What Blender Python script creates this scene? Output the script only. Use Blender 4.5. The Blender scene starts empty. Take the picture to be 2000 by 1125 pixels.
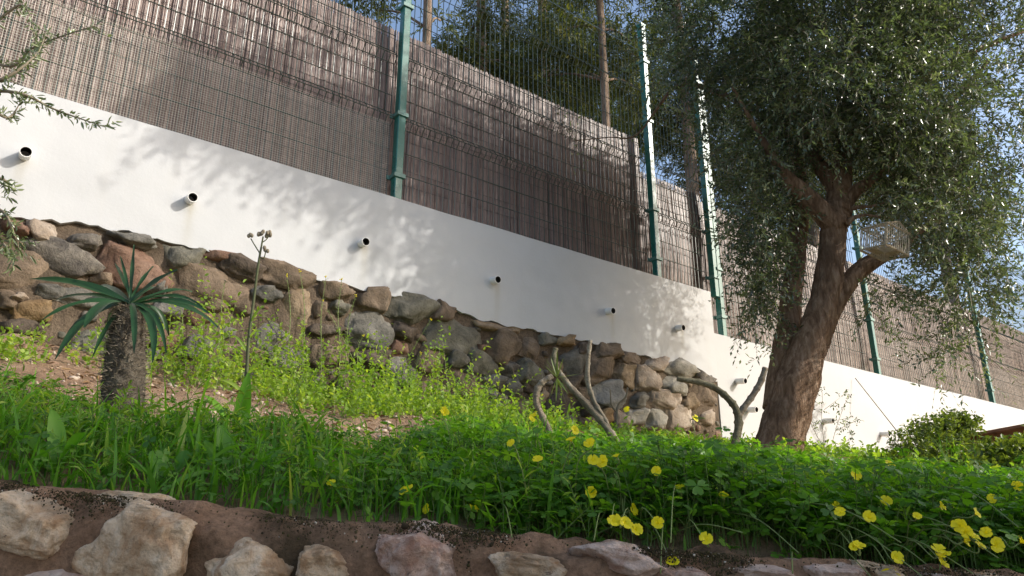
import bpy, math, random
import numpy as np
from mathutils import Vector, Matrix, noise as mnoise

random.seed(7)
RNG = np.random.default_rng(7)
SC = bpy.context.scene
COL = SC.collection

# ------------------------------------------------------------------ camera, sky, sun, exposure
CZ = 1.40                      # eye height above the lower path
F = 1444.0                     # focal length in pixels of the 2000 px wide photo
TH = math.radians(18.32)       # camera pitched up
cam = bpy.data.cameras.new("camera")
cam.sensor_width = 36.0
cam.lens = 36.0 * F / 2000.0
cam.clip_start = 0.05
cam.clip_end = 600
camo = bpy.data.objects.new("camera", cam)
COL.objects.link(camo)
camo.location = (0, 0, CZ)
camo.rotation_euler = (math.pi / 2 + TH, 0, 0)
SC.camera = camo

SUN = Vector((0.863, -0.146, 0.483)).normalized()     # towards the sun
world = bpy.data.worlds.new("World")
SC.world = world
world.use_nodes = True
wn = world.node_tree
wn.nodes.clear()
sky = wn.nodes.new("ShaderNodeTexSky")
sky.sky_type = 'NISHITA'
sky.sun_disc = False
sky.sun_elevation = math.asin(SUN.z)
sky.sun_rotation = math.atan2(SUN.x, SUN.y)
sky.dust_density = 2.6
bg = wn.nodes.new("ShaderNodeBackground")
bg.inputs['Strength'].default_value = 0.15
wo = wn.nodes.new("ShaderNodeOutputWorld")
wn.links.new(sky.outputs[0], bg.inputs[0])
wn.links.new(bg.outputs[0], wo.inputs[0])
sl = bpy.data.lights.new("sun", 'SUN')
sl.energy = 2.25
sl.angle = math.radians(0.53)
sl.color = (1.0, 0.95, 0.87)
so = bpy.data.objects.new("sun", sl)
COL.objects.link(so)
so.rotation_euler = SUN.to_track_quat('Z', 'Y').to_euler()
so.location = (20, -4, 14)
SC.view_settings.view_transform = 'Standard'
SC.view_settings.look = 'None'
SC.view_settings.gamma = 1
SC.view_settings.use_curve_mapping = False
SC.view_settings.exposure = 0.85
SC.cycles.max_bounces = 6
SC.cycles.transparent_max_bounces = 8

# ------------------------------------------------------------------ the place's coordinates
A = math.radians(52.2)
DV = np.array([math.sin(A), math.cos(A), 0.0])        # along the back wall, to the right
NV = np.array([-math.cos(A), math.sin(A), 0.0])       # into the back wall
UP = np.array([0, 0, 1.0])
D = 4.0                                               # camera to back wall
ct, st_ = math.cos(TH), math.sin(TH)

def ray(px, py):
    u = (px - 1000) / F
    v = (py - 562.5) / F
    return np.array([u, ct + v * st_, st_ - v * ct])

def on_wall(px, py, o=0.0):
    r = ray(px, py)
    t = (D + o) / r.dot(NV)
    return r * t + np.array([0, 0, CZ])

def sh(px, py, o=0.0):
    p = on_wall(px, py, o)
    return p.dot(DV), p[2]

def W(s, z, o=0.0):
    return NV * (D + o) + DV * s + UP * z

def at(px, py, y):
    r = ray(px, py)
    return r * (y / r[1]) + np.array([0, 0, CZ])

# front wall top line, traced on the plane y = FY
FY = 1.45
_ft = [(-500, 905), (-200, 930), (0, 948), (130, 968), (370, 990), (480, 1008), (680, 1028), (820, 1026), (900, 1040), (1140, 1068), (1250, 1076), (1560, 1102), (1900, 1120), (2000, 1128), (2400, 1165)]
_fx = []
_fz = []
for q in _ft:
    p = at(q[0], q[1], FY)
    _fx.append(p[0]); _fz.append(p[2])
_fx = [-9.0, -3.0] + _fx + [4.0, 12.0]
_fz = [_fz[0] + .25, _fz[0] + .12] + _fz + [_fz[-1] - .15, _fz[-1] - .25]

def front_top(x):
    return np.interp(x, _fx, _fz)

def ground(x, y):
    x = np.asarray(x, float); y = np.asarray(y, float)
    yb = np.maximum((D - NV[0] * x) / NV[1], 2.1)
    s = x * DV[0] + yb * DV[1]
    zb = np.interp(s, [-4, -1.5, 0, 2, 5, 9, 14], [.98, .90, .84, .72, .70, .74, .70]) + CZ
    zf = front_top(x) - .02
    t = np.clip((y - 1.55) / (yb - 1.55), 0, 1)
    z = zf + (zb - zf) * t ** .78
    return z + .012 * np.sin(x * 7 + y * 3) + .010 * np.sin(y * 9 - x * 4)

def veg_hit(px, py, h=0.0, near=1.42):
    r = ray(px, py)
    t = near / r[1]
    p = r * t + np.array([0, 0, CZ])
    if p[2] <= ground(p[0], max(p[1], 1.56)) + h and py > 1000:
        return p
    t = 1.58 / r[1]
    while t < 12:
        p = r * t + np.array([0, 0, CZ])
        if p[2] <= ground(p[0], p[1]) + h or p.dot(NV) > D - .06:
            return p
        t += .01
    return p

# ------------------------------------------------------------------ object helpers
def mesh(name, V, Fc, mat, parent=None, rnd=None, smooth=False, loc=None):
    V = np.asarray(V, dtype=np.float32)
    me = bpy.data.meshes.new(name)
    if isinstance(Fc, np.ndarray):
        k = Fc.shape[1]
        me.vertices.add(len(V)); me.vertices.foreach_set('co', V.ravel())
        me.loops.add(Fc.size); me.loops.foreach_set('vertex_index', Fc.astype(np.int32).ravel())
        me.polygons.add(len(Fc)); me.polygons.foreach_set('loop_start', np.arange(0, Fc.size, k, dtype=np.int32))
        me.update(calc_edges=True)
    else:
        me.from_pydata([tuple(map(float, v)) for v in V], [], [tuple(int(i) for i in f) for f in Fc])
        me.update()
    if rnd is not None:
        a = me.attributes.new('rnd', 'FLOAT', 'POINT')
        a.data.foreach_set('value', np.asarray(rnd, dtype=np.float32))
    if smooth:
        me.polygons.foreach_set('use_smooth', np.ones(len(me.polygons), dtype=bool))
    if mat: me.materials.append(mat)
    o = bpy.data.objects.new(name, me)
    COL.objects.link(o)
    if loc is not None: o.location = loc
    if parent: o.parent = parent
    return o

def tag(o, label=None, cat=None, group=None, kind=None):
    if label: o['label'] = label
    if cat: o['category'] = cat
    if group: o['group'] = group
    if kind: o['kind'] = kind
    return o

def thing(name, label, cat, loc=(0, 0, 0), group=None):
    o = bpy.data.objects.new(name, None)
    o.empty_display_size = .1
    COL.objects.link(o)
    o.location = [float(c) for c in loc]
    return tag(o, label, cat, group)

def stuff(o):
    o['kind'] = 'stuff'
    return o

class MB:
    def __init__(self):
        self.v = []; self.f = []
    def add(self, V, Fc):
        b = len(self.v)
        self.v.extend([tuple(map(float, q)) for q in V])
        self.f.extend([tuple(int(i) + b for i in f) for f in Fc])
        return self
    def box(self, c, ax, ay, az):
        c = np.asarray(c, float)
        V = []
        for k in (-1, 1):
            for j in (-1, 1):
                for i in (-1, 1):
                    V.append(c + i * np.asarray(ax) + j * np.asarray(ay) + k * np.asarray(az))
        return self.add(V, [(0, 2, 3, 1), (4, 5, 7, 6), (0, 1, 5, 4), (2, 6, 7, 3), (0, 4, 6, 2), (1, 3, 7, 5)])
    def tube(self, P, R, n=6, cap=True, wob=0.0, seed=0):
        V, Fc = tube_arrays(P, R, n, cap, wob, seed)
        return self.add(V, Fc)
    def build(self, name, mat, parent=None, smooth=False, loc=None):
        V = np.array(self.v) if loc is None else np.array(self.v) - np.asarray(loc)
        return mesh(name, V, self.f, mat, parent, smooth=smooth, loc=loc)

def tube_arrays(P, R, n=6, cap=True, wob=0.0, seed=0):
    P = [np.asarray(p, float) for p in P]
    if np.isscalar(R): R = [R] * len(P)
    V = []; Fc = []
    ref = None
    for i, p in enumerate(P):
        a = P[max(i - 1, 0)]; b = P[min(i + 1, len(P) - 1)]
        t = b - a; t = t / (np.linalg.norm(t) + 1e-9)
        if ref is None:
            ref = np.cross(t, [0.3, 0.9, 0.2] if abs(t[2]) > .5 else [0, 0, 1.0])
        ref = ref - t * ref.dot(t); ref /= np.linalg.norm(ref) + 1e-9
        bi = np.cross(t, ref)
        for k in range(n):
            an = 2 * math.pi * k / n
            dr = math.cos(an) * ref + math.sin(an) * bi
            r = R[i]
            if wob:
                q = p * 6 + dr * 1.6 + seed
                r = r * (1 + wob * mnoise.fractal(Vector(q), 1.0, 2.0, 3))
            V.append(p + dr * r)
    m = len(P)
    for i in range(m - 1):
        for k in range(n):
            k2 = (k + 1) % n
            Fc.append((i * n + k, i * n + k2, (i + 1) * n + k2, (i + 1) * n + k))
    if cap:
        Fc.append(tuple(range(n))[::-1]); Fc.append(tuple((m - 1) * n + k for k in range(n)))
    return V, Fc

def smooth_path(P, R, sub=5):
    P = np.array(P, float); R = np.array(R, float)
    out = []; rr = []
    for i in range(len(P) - 1):
        p0 = P[max(i - 1, 0)]; p1 = P[i]; p2 = P[i + 1]; p3 = P[min(i + 2, len(P) - 1)]
        for j in range(sub):
            t = j / sub
            out.append(.5 * ((2 * p1) + (-p0 + p2) * t + (2 * p0 - 5 * p1 + 4 * p2 - p3) * t * t + (-p0 + 3 * p1 - 3 * p2 + p3) * t ** 3))
            rr.append(R[i] * (1 - t) + R[i + 1] * t)
    out.append(P[-1]); rr.append(R[-1])
    return out, rr

def unit(v):
    return v / (np.linalg.norm(v, axis=-1, keepdims=True) + 1e-9)

def frames(dirs, roll=None, face=None):
    """matrices with columns side, along dir, normal"""
    y = unit(dirs)
    N = len(y)
    if face is None:
        face = RNG.normal(size=(N, 3))
    z = face - y * np.sum(face * y, axis=1, keepdims=True)
    z = unit(z)
    x = np.cross(y, z)
    return np.stack([x, y, z], axis=2)

def scatter(TV, TF, R, P, S):
    TV = np.asarray(TV, float); TF = np.asarray(TF, int)
    N = len(P); k = len(TV)
    S = np.asarray(S, float)
    if S.ndim == 1: S = np.repeat(S[:, None], 3, axis=1)
    V = np.einsum('nij,nkj->nki', R, TV[None] * S[:, None, :]) + P[:, None, :]
    Fc = TF[None] + (np.arange(N) * k)[:, None, None]
    return V.reshape(-1, 3), Fc.reshape(-1, TF.shape[1])

def join(parts):
    Vs = []; Fs = []; b = 0
    for V, Fc in parts:
        Vs.append(V); Fs.append(Fc + b); b += len(V)
    return np.concatenate(Vs), np.concatenate(Fs)

def ribbons(P, width, taper=True, face=None):
    """P (N,m,3) polylines -> flat strips (quads), never thinner than a stem"""
    N, m, _ = P.shape
    t = np.gradient(P, axis=1); t = unit(t)
    if face is None: face = RNG.normal(size=(N, 1, 3))
    side = unit(np.cross(t, np.broadcast_to(face, t.shape)))
    w = np.asarray(width, float)
    if w.ndim == 0: w = np.full(N, float(w))
    prof = np.linspace(1, .15, m) if taper is True else (np.ones(m) if taper is False else np.asarray(taper))
    off = side * (w[:, None] * prof[None])[..., None] * .5
    V = np.stack([P - off, P + off], axis=2).reshape(-1, 3)
    base = (np.arange(N) * m * 2)[:, None] + (np.arange(m - 1) * 2)[None]
    Fc = np.stack([base, base + 1, base + 3, base + 2], axis=2).reshape(-1, 4)
    return V, Fc

# ------------------------------------------------------------------ materials
def nodes(name):
    m = bpy.data.materials.new(name)
    m.use_nodes = True
    nt = m.node_tree
    nt.nodes.clear()
    out = nt.nodes.new("ShaderNodeOutputMaterial")
    b = nt.nodes.new("ShaderNodeBsdfPrincipled")
    nt.links.new(b.outputs[0], out.inputs[0])
    return m, nt, b, out

def ramp(nt, fac, cols, pos=None):
    r = nt.nodes.new("ShaderNodeValToRGB")
    n = len(cols)
    pos = pos or [i / (n - 1) for i in range(n)]
    while len(r.color_ramp.elements) < n: r.color_ramp.elements.new(.5)
    for e, c, p in zip(r.color_ramp.elements, cols, pos):
        e.position = p; e.color = (*c, 1)
    nt.links.new(fac, r.inputs[0])
    return r.outputs[0]

def noise_tex(nt, scale, detail=6, rough=.6, vec=None, dist=0.0):
    n = nt.nodes.new("ShaderNodeTexNoise")
    n.inputs['Scale'].default_value = scale
    n.inputs['Detail'].default_value = detail
    n.inputs['Roughness'].default_value = rough
    n.inputs['Distortion'].default_value = dist
    if vec is not None: nt.links.new(vec, n.inputs['Vector'])
    return n.outputs['Fac']

def coords(nt, kind='Object', scale=None, rnd=False):
    tc = nt.nodes.new("ShaderNodeTexCoord")
    v = tc.outputs[kind]
    if rnd:
        oi = nt.nodes.new("ShaderNodeObjectInfo")
        mul = nt.nodes.new("ShaderNodeMath"); mul.operation = 'MULTIPLY'; mul.inputs[1].default_value = 37.0
        nt.links.new(oi.outputs['Random'], mul.inputs[0])
        ad = nt.nodes.new("ShaderNodeVectorMath"); ad.operation = 'ADD'
        nt.links.new(v, ad.inputs[0]); nt.links.new(mul.outputs[0], ad.inputs[1])
        v = ad.outputs[0]
    if scale:
        mp = nt.nodes.new("ShaderNodeMapping"); mp.inputs['Scale'].default_value = scale
        nt.links.new(v, mp.inputs[0]); v = mp.outputs[0]
    return v

def bump(nt, b, h, strength=.5, dist=.01):
    bp = nt.nodes.new("ShaderNodeBump")
    bp.inputs['Strength'].default_value = strength
    bp.inputs['Distance'].default_value = dist
    nt.links.new(h, bp.inputs['Height'])
    nt.links.new(bp.outputs[0], b.inputs['Normal'])

def mixc(nt, fac, a, b):
    m = nt.nodes.new("ShaderNodeMix"); m.data_type = 'RGBA'
    if hasattr(fac, 'is_output'): nt.links.new(fac, m.inputs[0])
    else: m.inputs[0].default_value = fac
    for s, i in ((a, 6), (b, 7)):
        if hasattr(s, 'is_output'): nt.links.new(s, m.inputs[i])
        else: m.inputs[i].default_value = (*s, 1)
    return m.outputs[2]

def simple(name, col, rough=.6, spec=.5, metal=0.0, vary=.25, scale=30, bmp=0.0):
    m, nt, b, _ = nodes(name)
    v = coords(nt)
    n = noise_tex(nt, scale, 5, .6, v)
    lo = tuple(c * (1 - vary) for c in col); hi = tuple(min(1, c * (1 + vary)) for c in col)
    nt.links.new(ramp(nt, n, [lo, col, hi], [.3, .5, .72]), b.inputs['Base Color'])
    b.inputs['Roughness'].default_value = rough
    b.inputs['Specular IOR Level'].default_value = spec
    b.inputs['Metallic'].default_value = metal
    if bmp: bump(nt, b, n, bmp, .004)
    return m

def leafmat(name, cols, rough=.45, spec=.5, trans=.3, tcol=None):
    m, nt, b, out = nodes(name)
    at_ = nt.nodes.new("ShaderNodeAttribute"); at_.attribute_name = 'rnd'
    n = len(cols)
    c = ramp(nt, at_.outputs['Fac'], cols)
    nt.links.new(c, b.inputs['Base Color'])
    b.inputs['Roughness'].default_value = rough
    b.inputs['Specular IOR Level'].default_value = spec
    tr = nt.nodes.new("ShaderNodeBsdfTranslucent")
    tc = tcol or (1.4, 1.5, .7)
    mm = nt.nodes.new("ShaderNodeVectorMath"); mm.operation = 'MULTIPLY'; mm.inputs[1].default_value = tc
    nt.links.new(c, mm.inputs[0]); nt.links.new(mm.outputs[0], tr.inputs[0])
    mx = nt.nodes.new("ShaderNodeMixShader"); mx.inputs[0].default_value = trans
    nt.links.new(b.outputs[0], mx.inputs[1]); nt.links.new(tr.outputs[0], mx.inputs[2])
    nt.links.new(mx.outputs[0], out.inputs[0])
    return m

def stonemat(name, c1, c2, c3, sc=9.0, strength=.9, stain=None):
    m, nt, b, _ = nodes(name)
    v = coords(nt, 'Object', rnd=True)
    n1 = noise_tex(nt, sc, 8, .65, v, .6)
    n2 = noise_tex(nt, sc * 6, 8, .7, v)
    n3 = noise_tex(nt, sc * .45, 3, .5, v)
    base = ramp(nt, n1, [c1, c2, c3], [.32, .5, .68])
    sp = ramp(nt, n2, [(.45,) * 3, (1, 1, 1), (1.15, 1.12, 1.08)], [.28, .48, .75])
    mul = nt.nodes.new("ShaderNodeMix"); mul.data_type = 'RGBA'; mul.blend_type = 'MULTIPLY'; mul.inputs[0].default_value = .8
    nt.links.new(base, mul.inputs[6]); nt.links.new(sp, mul.inputs[7])
    fin = mixc(nt, ramp(nt, n3, [(0,) * 3, (.6,) * 3], [.50, .72]), mul.outputs[2], tuple(c * .5 for c in c1))
    if stain:
        n4 = noise_tex(nt, sc * .9, 6, .7, coords(nt, 'Object', (1.3, 1, .8), rnd=True), 1.2)
        fin = mixc(nt, ramp(nt, n4, [(0,) * 3, (.75,) * 3], [.50, .66]), fin, stain)
        n5 = noise_tex(nt, sc * 3.2, 5, .75, v, .8)
        fin = mixc(nt, ramp(nt, n5, [(.8,) * 3, (0,) * 3], [.30, .38]), fin, (.07, .045, .03))
    nt.links.new(fin, b.inputs['Base Color'])
    b.inputs['Roughness'].default_value = .82
    b.inputs['Specular IOR Level'].default_value = .3
    ad = nt.nodes.new("ShaderNodeMath"); ad.operation = 'ADD'
    nt.links.new(n1, ad.inputs[0]); nt.links.new(n2, ad.inputs[1])
    bump(nt, b, ad.outputs[0], strength, .012)
    return m

SM = {
    'pale': stonemat('stone_pale', (0.27, 0.21, 0.155), (0.36, 0.29, 0.225), (0.45, 0.38, 0.31)),
    'palegrey': stonemat('stone_pale_grey', (0.22, 0.205, 0.17), (0.3, 0.28, 0.235), (0.38, 0.35, 0.3)),
    'grey': stonemat('stone_grey', (0.09, 0.085, 0.072), (0.155, 0.145, 0.122), (0.235, 0.22, 0.19)),
    'slate': stonemat('stone_slate', (0.075, 0.066, 0.058), (0.165, 0.145, 0.12), (0.27, 0.24, 0.195), 16),
    'green': stonemat('stone_grey_green', (0.095, 0.09, 0.07), (0.155, 0.145, 0.112), (0.225, 0.21, 0.165)),
    'brown': stonemat('stone_brown', (0.105, 0.078, 0.05), (0.18, 0.132, 0.09), (0.26, 0.195, 0.138)),
    'dark': stonemat('stone_dark', (0.055, 0.043, 0.031), (0.105, 0.08, 0.06), (0.165, 0.13, 0.1)),
    'tan': stonemat('stone_tan', (0.17, 0.12, 0.072), (0.25, 0.185, 0.118), (0.33, 0.255, 0.175)),
    'red': stonemat('stone_red', (0.12, 0.065, 0.042), (0.19, 0.112, 0.076), (0.26, 0.17, 0.122)),
    'orange': stonemat('stone_ochre', (0.18, 0.11, 0.05), (0.265, 0.175, 0.09), (0.33, 0.24, 0.14)),
    'blue': stonemat('stone_blue_grey', (0.16, 0.162, 0.158), (0.24, 0.24, 0.232), (0.33, 0.325, 0.31)),
    'cream': stonemat('stone_cream', (.40, .25, .135), (.68, .52, .35), (.82, .70, .54), 13, 1.0, (.38, .21, .10)),
    'pink': stonemat('stone_pink', (.36, .215, .15), (.60, .44, .35), (.74, .61, .52), 13, 1.0, (.33, .16, .10)),
}

def mortar_mat(name, c1, c2, moss=None):
    m, nt, b, _ = nodes(name)
    v = coords(nt)
    n1 = noise_tex(nt, 7, 8, .7, v)
    n2 = noise_tex(nt, 90, 6, .75, v)
    base = ramp(nt, n1, [c1, c2], [.35, .65])
    g = ramp(nt, n2, [(.4,) * 3, (1,) * 3, (1.5,) * 3], [.3, .5, .72])
    mul = nt.nodes.new("ShaderNodeMix"); mul.data_type = 'RGBA'; mul.blend_type = 'MULTIPLY'; mul.inputs[0].default_value = .8
    nt.links.new(base, mul.inputs[6]); nt.links.new(g, mul.inputs[7])
    col = mul.outputs[2]
    if moss:
        n3 = noise_tex(nt, 3.2, 5, .6, v)
        col = mixc(nt, ramp(nt, n3, [(0,) * 3, (.85,) * 3], [.52, .62]), col, moss)
    nt.links.new(col, b.inputs['Base Color'])
    b.inputs['Roughness'].default_value = .95
    b.inputs['Specular IOR Level'].default_value = .15
    ad = nt.nodes.new("ShaderNodeMath"); ad.operation = 'ADD'
    nt.links.new(n1, ad.inputs[0]); nt.links.new(n2, ad.inputs[1])
    bump(nt, b, ad.outputs[0], .9, .012)
    return m

M_MORTAR_B = mortar_mat('mortar_brown', (.085, .064, .045), (.185, .14, .10))
M_MORTAR_F = mortar_mat('mortar_front', (.21, .122, .072), (.35, .225, .145), (.045, .036, .02))

def white_mat():
    m, nt, b, _ = nodes('white_render')
    v = coords(nt)
    n1 = noise_tex(nt, 1.3, 5, .6, v)
    n2 = noise_tex(nt, 45, 6, .7, v)
    vs = coords(nt, 'Object', (3.5, 3.5, .35))
    n3 = noise_tex(nt, 2.2, 5, .65, vs)
    c = ramp(nt, n1, [(.505, .512, .515), (.555, .56, .56)], [.35, .65])
    c = mixc(nt, ramp(nt, n3, [(0,) * 3, (.22,) * 3], [.56, .8]), c, (.50, .485, .44))
    at_ = nt.nodes.new("ShaderNodeAttribute"); at_.attribute_name = 'rnd'
    ms = nt.nodes.new("ShaderNodeMath"); ms.operation = 'MULTIPLY'; ms.inputs[1].default_value = .5
    nt.links.new(at_.outputs['Fac'], ms.inputs[0])
    c = mixc(nt, ms.outputs[0], c, (.36, .32, .22))
    nt.links.new(c, b.inputs['Base Color'])
    b.inputs['Roughness'].default_value = .72
    b.inputs['Specular IOR Level'].default_value = .3
    ad = nt.nodes.new("ShaderNodeMath"); ad.operation = 'MULTIPLY_ADD'; ad.inputs[1].default_value = 2.0
    nt.links.new(n1, ad.inputs[0]); nt.links.new(n2, ad.inputs[2])
    bump(nt, b, ad.outputs[0], .18, .006)
    return m
M_WHITE = white_mat()

def soil_mat():
    m, nt, b, _ = nodes('soil')
    v = coords(nt)
    n1 = noise_tex(nt, 2.4, 8, .7, v)
    n2 = noise_tex(nt, 38, 8, .75, v)
    n4 = noise_tex(nt, 160, 4, .7, v)
    base = ramp(nt, n1, [(.27, .165, .10), (.43, .285, .185), (.54, .40, .285)], [.3, .5, .7])
    g = ramp(nt, n2, [(.35,) * 3, (1,) * 3, (1.35,) * 3], [.3, .5, .7])
    mul = nt.nodes.new("ShaderNodeMix"); mul.data_type = 'RGBA'; mul.blend_type = 'MULTIPLY'; mul.inputs[0].default_value = .85
    nt.links.new(base, mul.inputs[6]); nt.links.new(g, mul.inputs[7])
    nt.links.new(mul.outputs[2], b.inputs['Base Color'])
    b.inputs['Roughness'].default_value = .95
    b.inputs['Specular IOR Level'].default_value = .15
    ad = nt.nodes.new("ShaderNodeMath"); ad.operation = 'ADD'
    nt.links.new(n2, ad.inputs[0]); nt.links.new(n4, ad.inputs[1])
    bump(nt, b, ad.outputs[0], 1.0, .02)
    return m
M_SOIL = soil_mat()

def bark_mat(name, c1, c2, c3, sc=(9, 9, 2.2), strength=.8):
    m, nt, b, _ = nodes(name)
    v = coords(nt, 'Object', sc)
    n1 = noise_tex(nt, 3.0, 8, .65, v, .5)
    n2 = noise_tex(nt, 14.0, 6, .7, v)
    v2 = coords(nt)
    n3 = noise_tex(nt, 3.5, 4, .6, v2)
    base = ramp(nt, n1, [c1, c2, c3], [.3, .5, .7])
    base = mixc(nt, ramp(nt, n3, [(0,) * 3, (.6,) * 3], [.5, .7]), base, tuple(c * .6 for c in c1))
    nt.links.new(base, b.inputs['Base Color'])
    b.inputs['Roughness'].default_value = .88
    b.inputs['Specular IOR Level'].default_value = .25
    ad = nt.nodes.new("ShaderNodeMath"); ad.operation = 'ADD'
    nt.links.new(n1, ad.inputs[0]); nt.links.new(n2, ad.inputs[1])
    bump(nt, b, ad.outputs[0], strength, .02)
    return m
M_BARK = bark_mat('olive_bark', (.105, .06, .035), (.27, .17, .105), (.47, .34, .24), (11, 11, 2.4), 1.0)
M_PBARK = bark_mat('pine_bark', (.10, .07, .05), (.22, .16, .115), (.33, .26, .2))
M_PALEBARK = bark_mat('pale_bark', (.16, .125, .085), (.31, .26, .19), (.45, .40, .31), (12, 12, 12), .7)
M_GREENBARK = bark_mat('green_grey_bark', (.09, .085, .05), (.19, .17, .105), (.31, .28, .19), (12, 12, 12), .7)
M_TWIG = simple('twig', (.22, .185, .13), .8, .3)
M_GTWIG = simple('green_twig', (.17, .22, .065), .6, .4)

M_STALK = simple('clover_stalk', (.075, .125, .025), .6, .3)
M_DSTALK = simple('dark_stalk', (.075, .085, .035), .7, .3)
M_OLIVE = leafmat('olive_leaf', [(.042, .058, .030), (.082, .112, .055), (.140, .180, .085), (.26, .30, .15)], .27, 1.0, .30, (1.35, 1.5, .75))
M_PINE = leafmat('pine_needles', [(.03, .045, .014), (.07, .09, .022), (.17, .17, .04)], .55, .35, .35)
M_GRASS = leafmat('grass_blade', [(.05, .15, .012), (.10, .26, .02), (.17, .35, .035), (.33, .36, .09)], .42, .45, .45, (1.7, 1.9, .5))
M_CLOVER = leafmat('clover_leaf', [(.045, .13, .014), (.095, .225, .022), (.18, .33, .04)], .45, .45, .45, (1.8, 1.9, .5))
M_WEED = leafmat('weed_leaf', [(.12, .21, .03), (.21, .34, .05), (.36, .44, .09)], .5, .4, .45, (1.9, 1.95, .5))
M_SHRUB = leafmat('shrub_leaf', [(.07, .11, .02), (.15, .21, .035), (.28, .34, .07)], .42, .5, .35, (1.6, 1.6, .6))
M_DRY = leafmat('dry_leaf', [(.16, .09, .045), (.30, .19, .09), (.42, .31, .18)], .8, .2, .15, (1, .9, .7))
M_PEBBLE = leafmat('pebble', [(.20, .12, .08), (.36, .26, .18), (.52, .44, .36)], .9, .2, 0.0)
M_PALM = simple('thick_leaf', (.018, .055, .015), .42, .35, 0, .3, 9)
def petalmat():
    m = leafmat('yellow_petal', [(.86, .755, .015), (.88, .77, .02), (.90, .80, .05)], .5, .3, .35, (1.05, 1.0, .7))
    return m
M_PETAL = petalmat()

def reed_mat():
    m, nt, b, _ = nodes('reed_screening')
    a = nt.nodes.new("ShaderNodeAttribute"); a.attribute_name = 'rnd'
    v = coords(nt, 'Object', (1, 1, .25))
    n1 = noise_tex(nt, 60, 5, .7, v)
    c = ramp(nt, a.outputs['Fac'], [(.085, .046, .034), (.15, .09, .068), (.215, .138, .105), (.31, .21, .165)], [0, .35, .7, 1])
    g = ramp(nt, n1, [(.55,) * 3, (1,) * 3, (1.3,) * 3], [.3, .5, .7])
    mul = nt.nodes.new("ShaderNodeMix"); mul.data_type = 'RGBA'; mul.blend_type = 'MULTIPLY'; mul.inputs[0].default_value = .8
    nt.links.new(c, mul.inputs[6]); nt.links.new(g, mul.inputs[7])
    nt.links.new(mul.outputs[2], b.inputs['Base Color'])
    b.inputs['Roughness'].default_value = .40
    b.inputs['Specular IOR Level'].default_value = .7
    bump(nt, b, n1, .5, .003)
    return m
M_REED = reed_mat()

def paint_mat():
    m, nt, b, _ = nodes('green_post_paint')
    v = coords(nt)
    n1 = noise_tex(nt, 14, 6, .65, v)
    n2 = noise_tex(nt, 5, 4, .6, v)
    c = ramp(nt, n1, [(.012, .105, .080), (.018, .15, .115), (.05, .22, .18)], [.3, .55, .8])
    nt.links.new(c, b.inputs['Base Color'])
    r = ramp(nt, n2, [(.22,) * 3, (.42,) * 3], [.35, .7])
    nt.links.new(r, b.inputs['Roughness'])
    b.inputs['Specular IOR Level'].default_value = .7
    bump(nt, b, n1, .08, .003)
    return m
M_POST = paint_mat()
M_CLAMP = simple('green_clamp', (.10, .22, .185), .4, .6, 0, .35, 25)
M_WIRE = simple('green_fence_wire', (.05, .075, .062), .32, .7, 0, .3, 40)
M_NET = simple('pale_netting', (.44, .42, .35), .6, .4)
M_PVC = simple('white_pipe', (.74, .73, .70), .4, .5, 0, .06)
M_HOLE = simple('pipe_inside', (.035, .033, .03), .8, .2)
M_CAGE = simple('cage_wire', (.47, .41, .31), .55, .45, 0, .3, 60)
M_CAGEW = simple('cage_wood', (.40, .33, .23), .7, .3, 0, .35, 50)
M_RUST = simple('rusty_brown', (.22, .085, .04), .75, .3, 0, .4, 20, .3)
M_CANE = simple('cane', (.17, .145, .11), .6, .4)
M_PATH = simple('paving', (.30, .26, .22), .9, .2, 0, .2, 6, .3)
M_HOUSE = simple('house_render', (.62, .58, .50), .85, .2, 0, .06, 3)
M_TILE = simple('roof_tile', (.34, .15, .09), .8, .3, 0, .3, 10)
M_GLASS = simple('window_glass', (.03, .035, .04), .08, .8)
M_WOODF = simple('brown_frame', (.14, .08, .045), .6, .4)
M_PACHY = bark_mat('spiny_trunk', (.06, .048, .035), (.13, .108, .08), (.23, .20, .15), (14, 14, 14), .8)
M_SPINE = simple('spine', (.27, .225, .165), .6, .3)

# ------------------------------------------------------------------ ground
def build_ground():
    xs = np.concatenate([np.arange(-14, -3, .5), np.arange(-3, 4.2, .05), np.arange(4.2, 30, .5)])
    ts = np.concatenate([np.linspace(0, .35, 26), np.linspace(.37, 1.0, 34)])
    V = []
    for x in xs:
        yb = max((D + .12 - NV[0] * x) / NV[1], 2.15)
        for t in ts:
            y = 1.52 + t * (yb - 1.52)
            z = float(ground(x, y)) + .018 * mnoise.fractal(Vector((x * 5, y * 5, 0)), 1, 2, 4)
            V.append((x, y, z))
    n = len(ts)
    Fc = [(i * n + j, (i + 1) * n + j, (i + 1) * n + j + 1, i * n + j + 1) for i in range(len(xs) - 1) for j in range(n - 1)]
    o = mesh('garden_ground', np.array(V), np.array(Fc), M_SOIL, smooth=True)
    tag(o, 'reddish stony soil of the sloping garden bed between the two walls', None, None, 'structure')
    # lower path the photographer stands on, and the higher land behind the back wall
    p = mesh('lower_path', [(-40, -40, 0), (60, -40, 0), (60, FY + .02, 0), (-40, FY + .02, 0)], [(0, 1, 2, 3)], M_PATH)
    tag(p, 'paved path in front of the low stone wall', None, None, 'structure')
    up = []
    for o_ in (.24, 4, 12, 40, 120):
        for s in np.linspace(-60, 90, 40):
            h = CZ + (1.70 if o_ < 1 else 1.75) + max(0, o_ - 12) * .06
            up.append(W(s, h, o_))
    Fc = [(i * 40 + j, i * 40 + j + 1, (i + 1) * 40 + j + 1, (i + 1) * 40 + j) for i in range(4) for j in range(39)]
    t = mesh('upper_terrain', np.array(up), np.array(Fc), M_SOIL)
    tag(t, 'higher ground behind the screened fence', None, None, 'structure')
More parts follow.
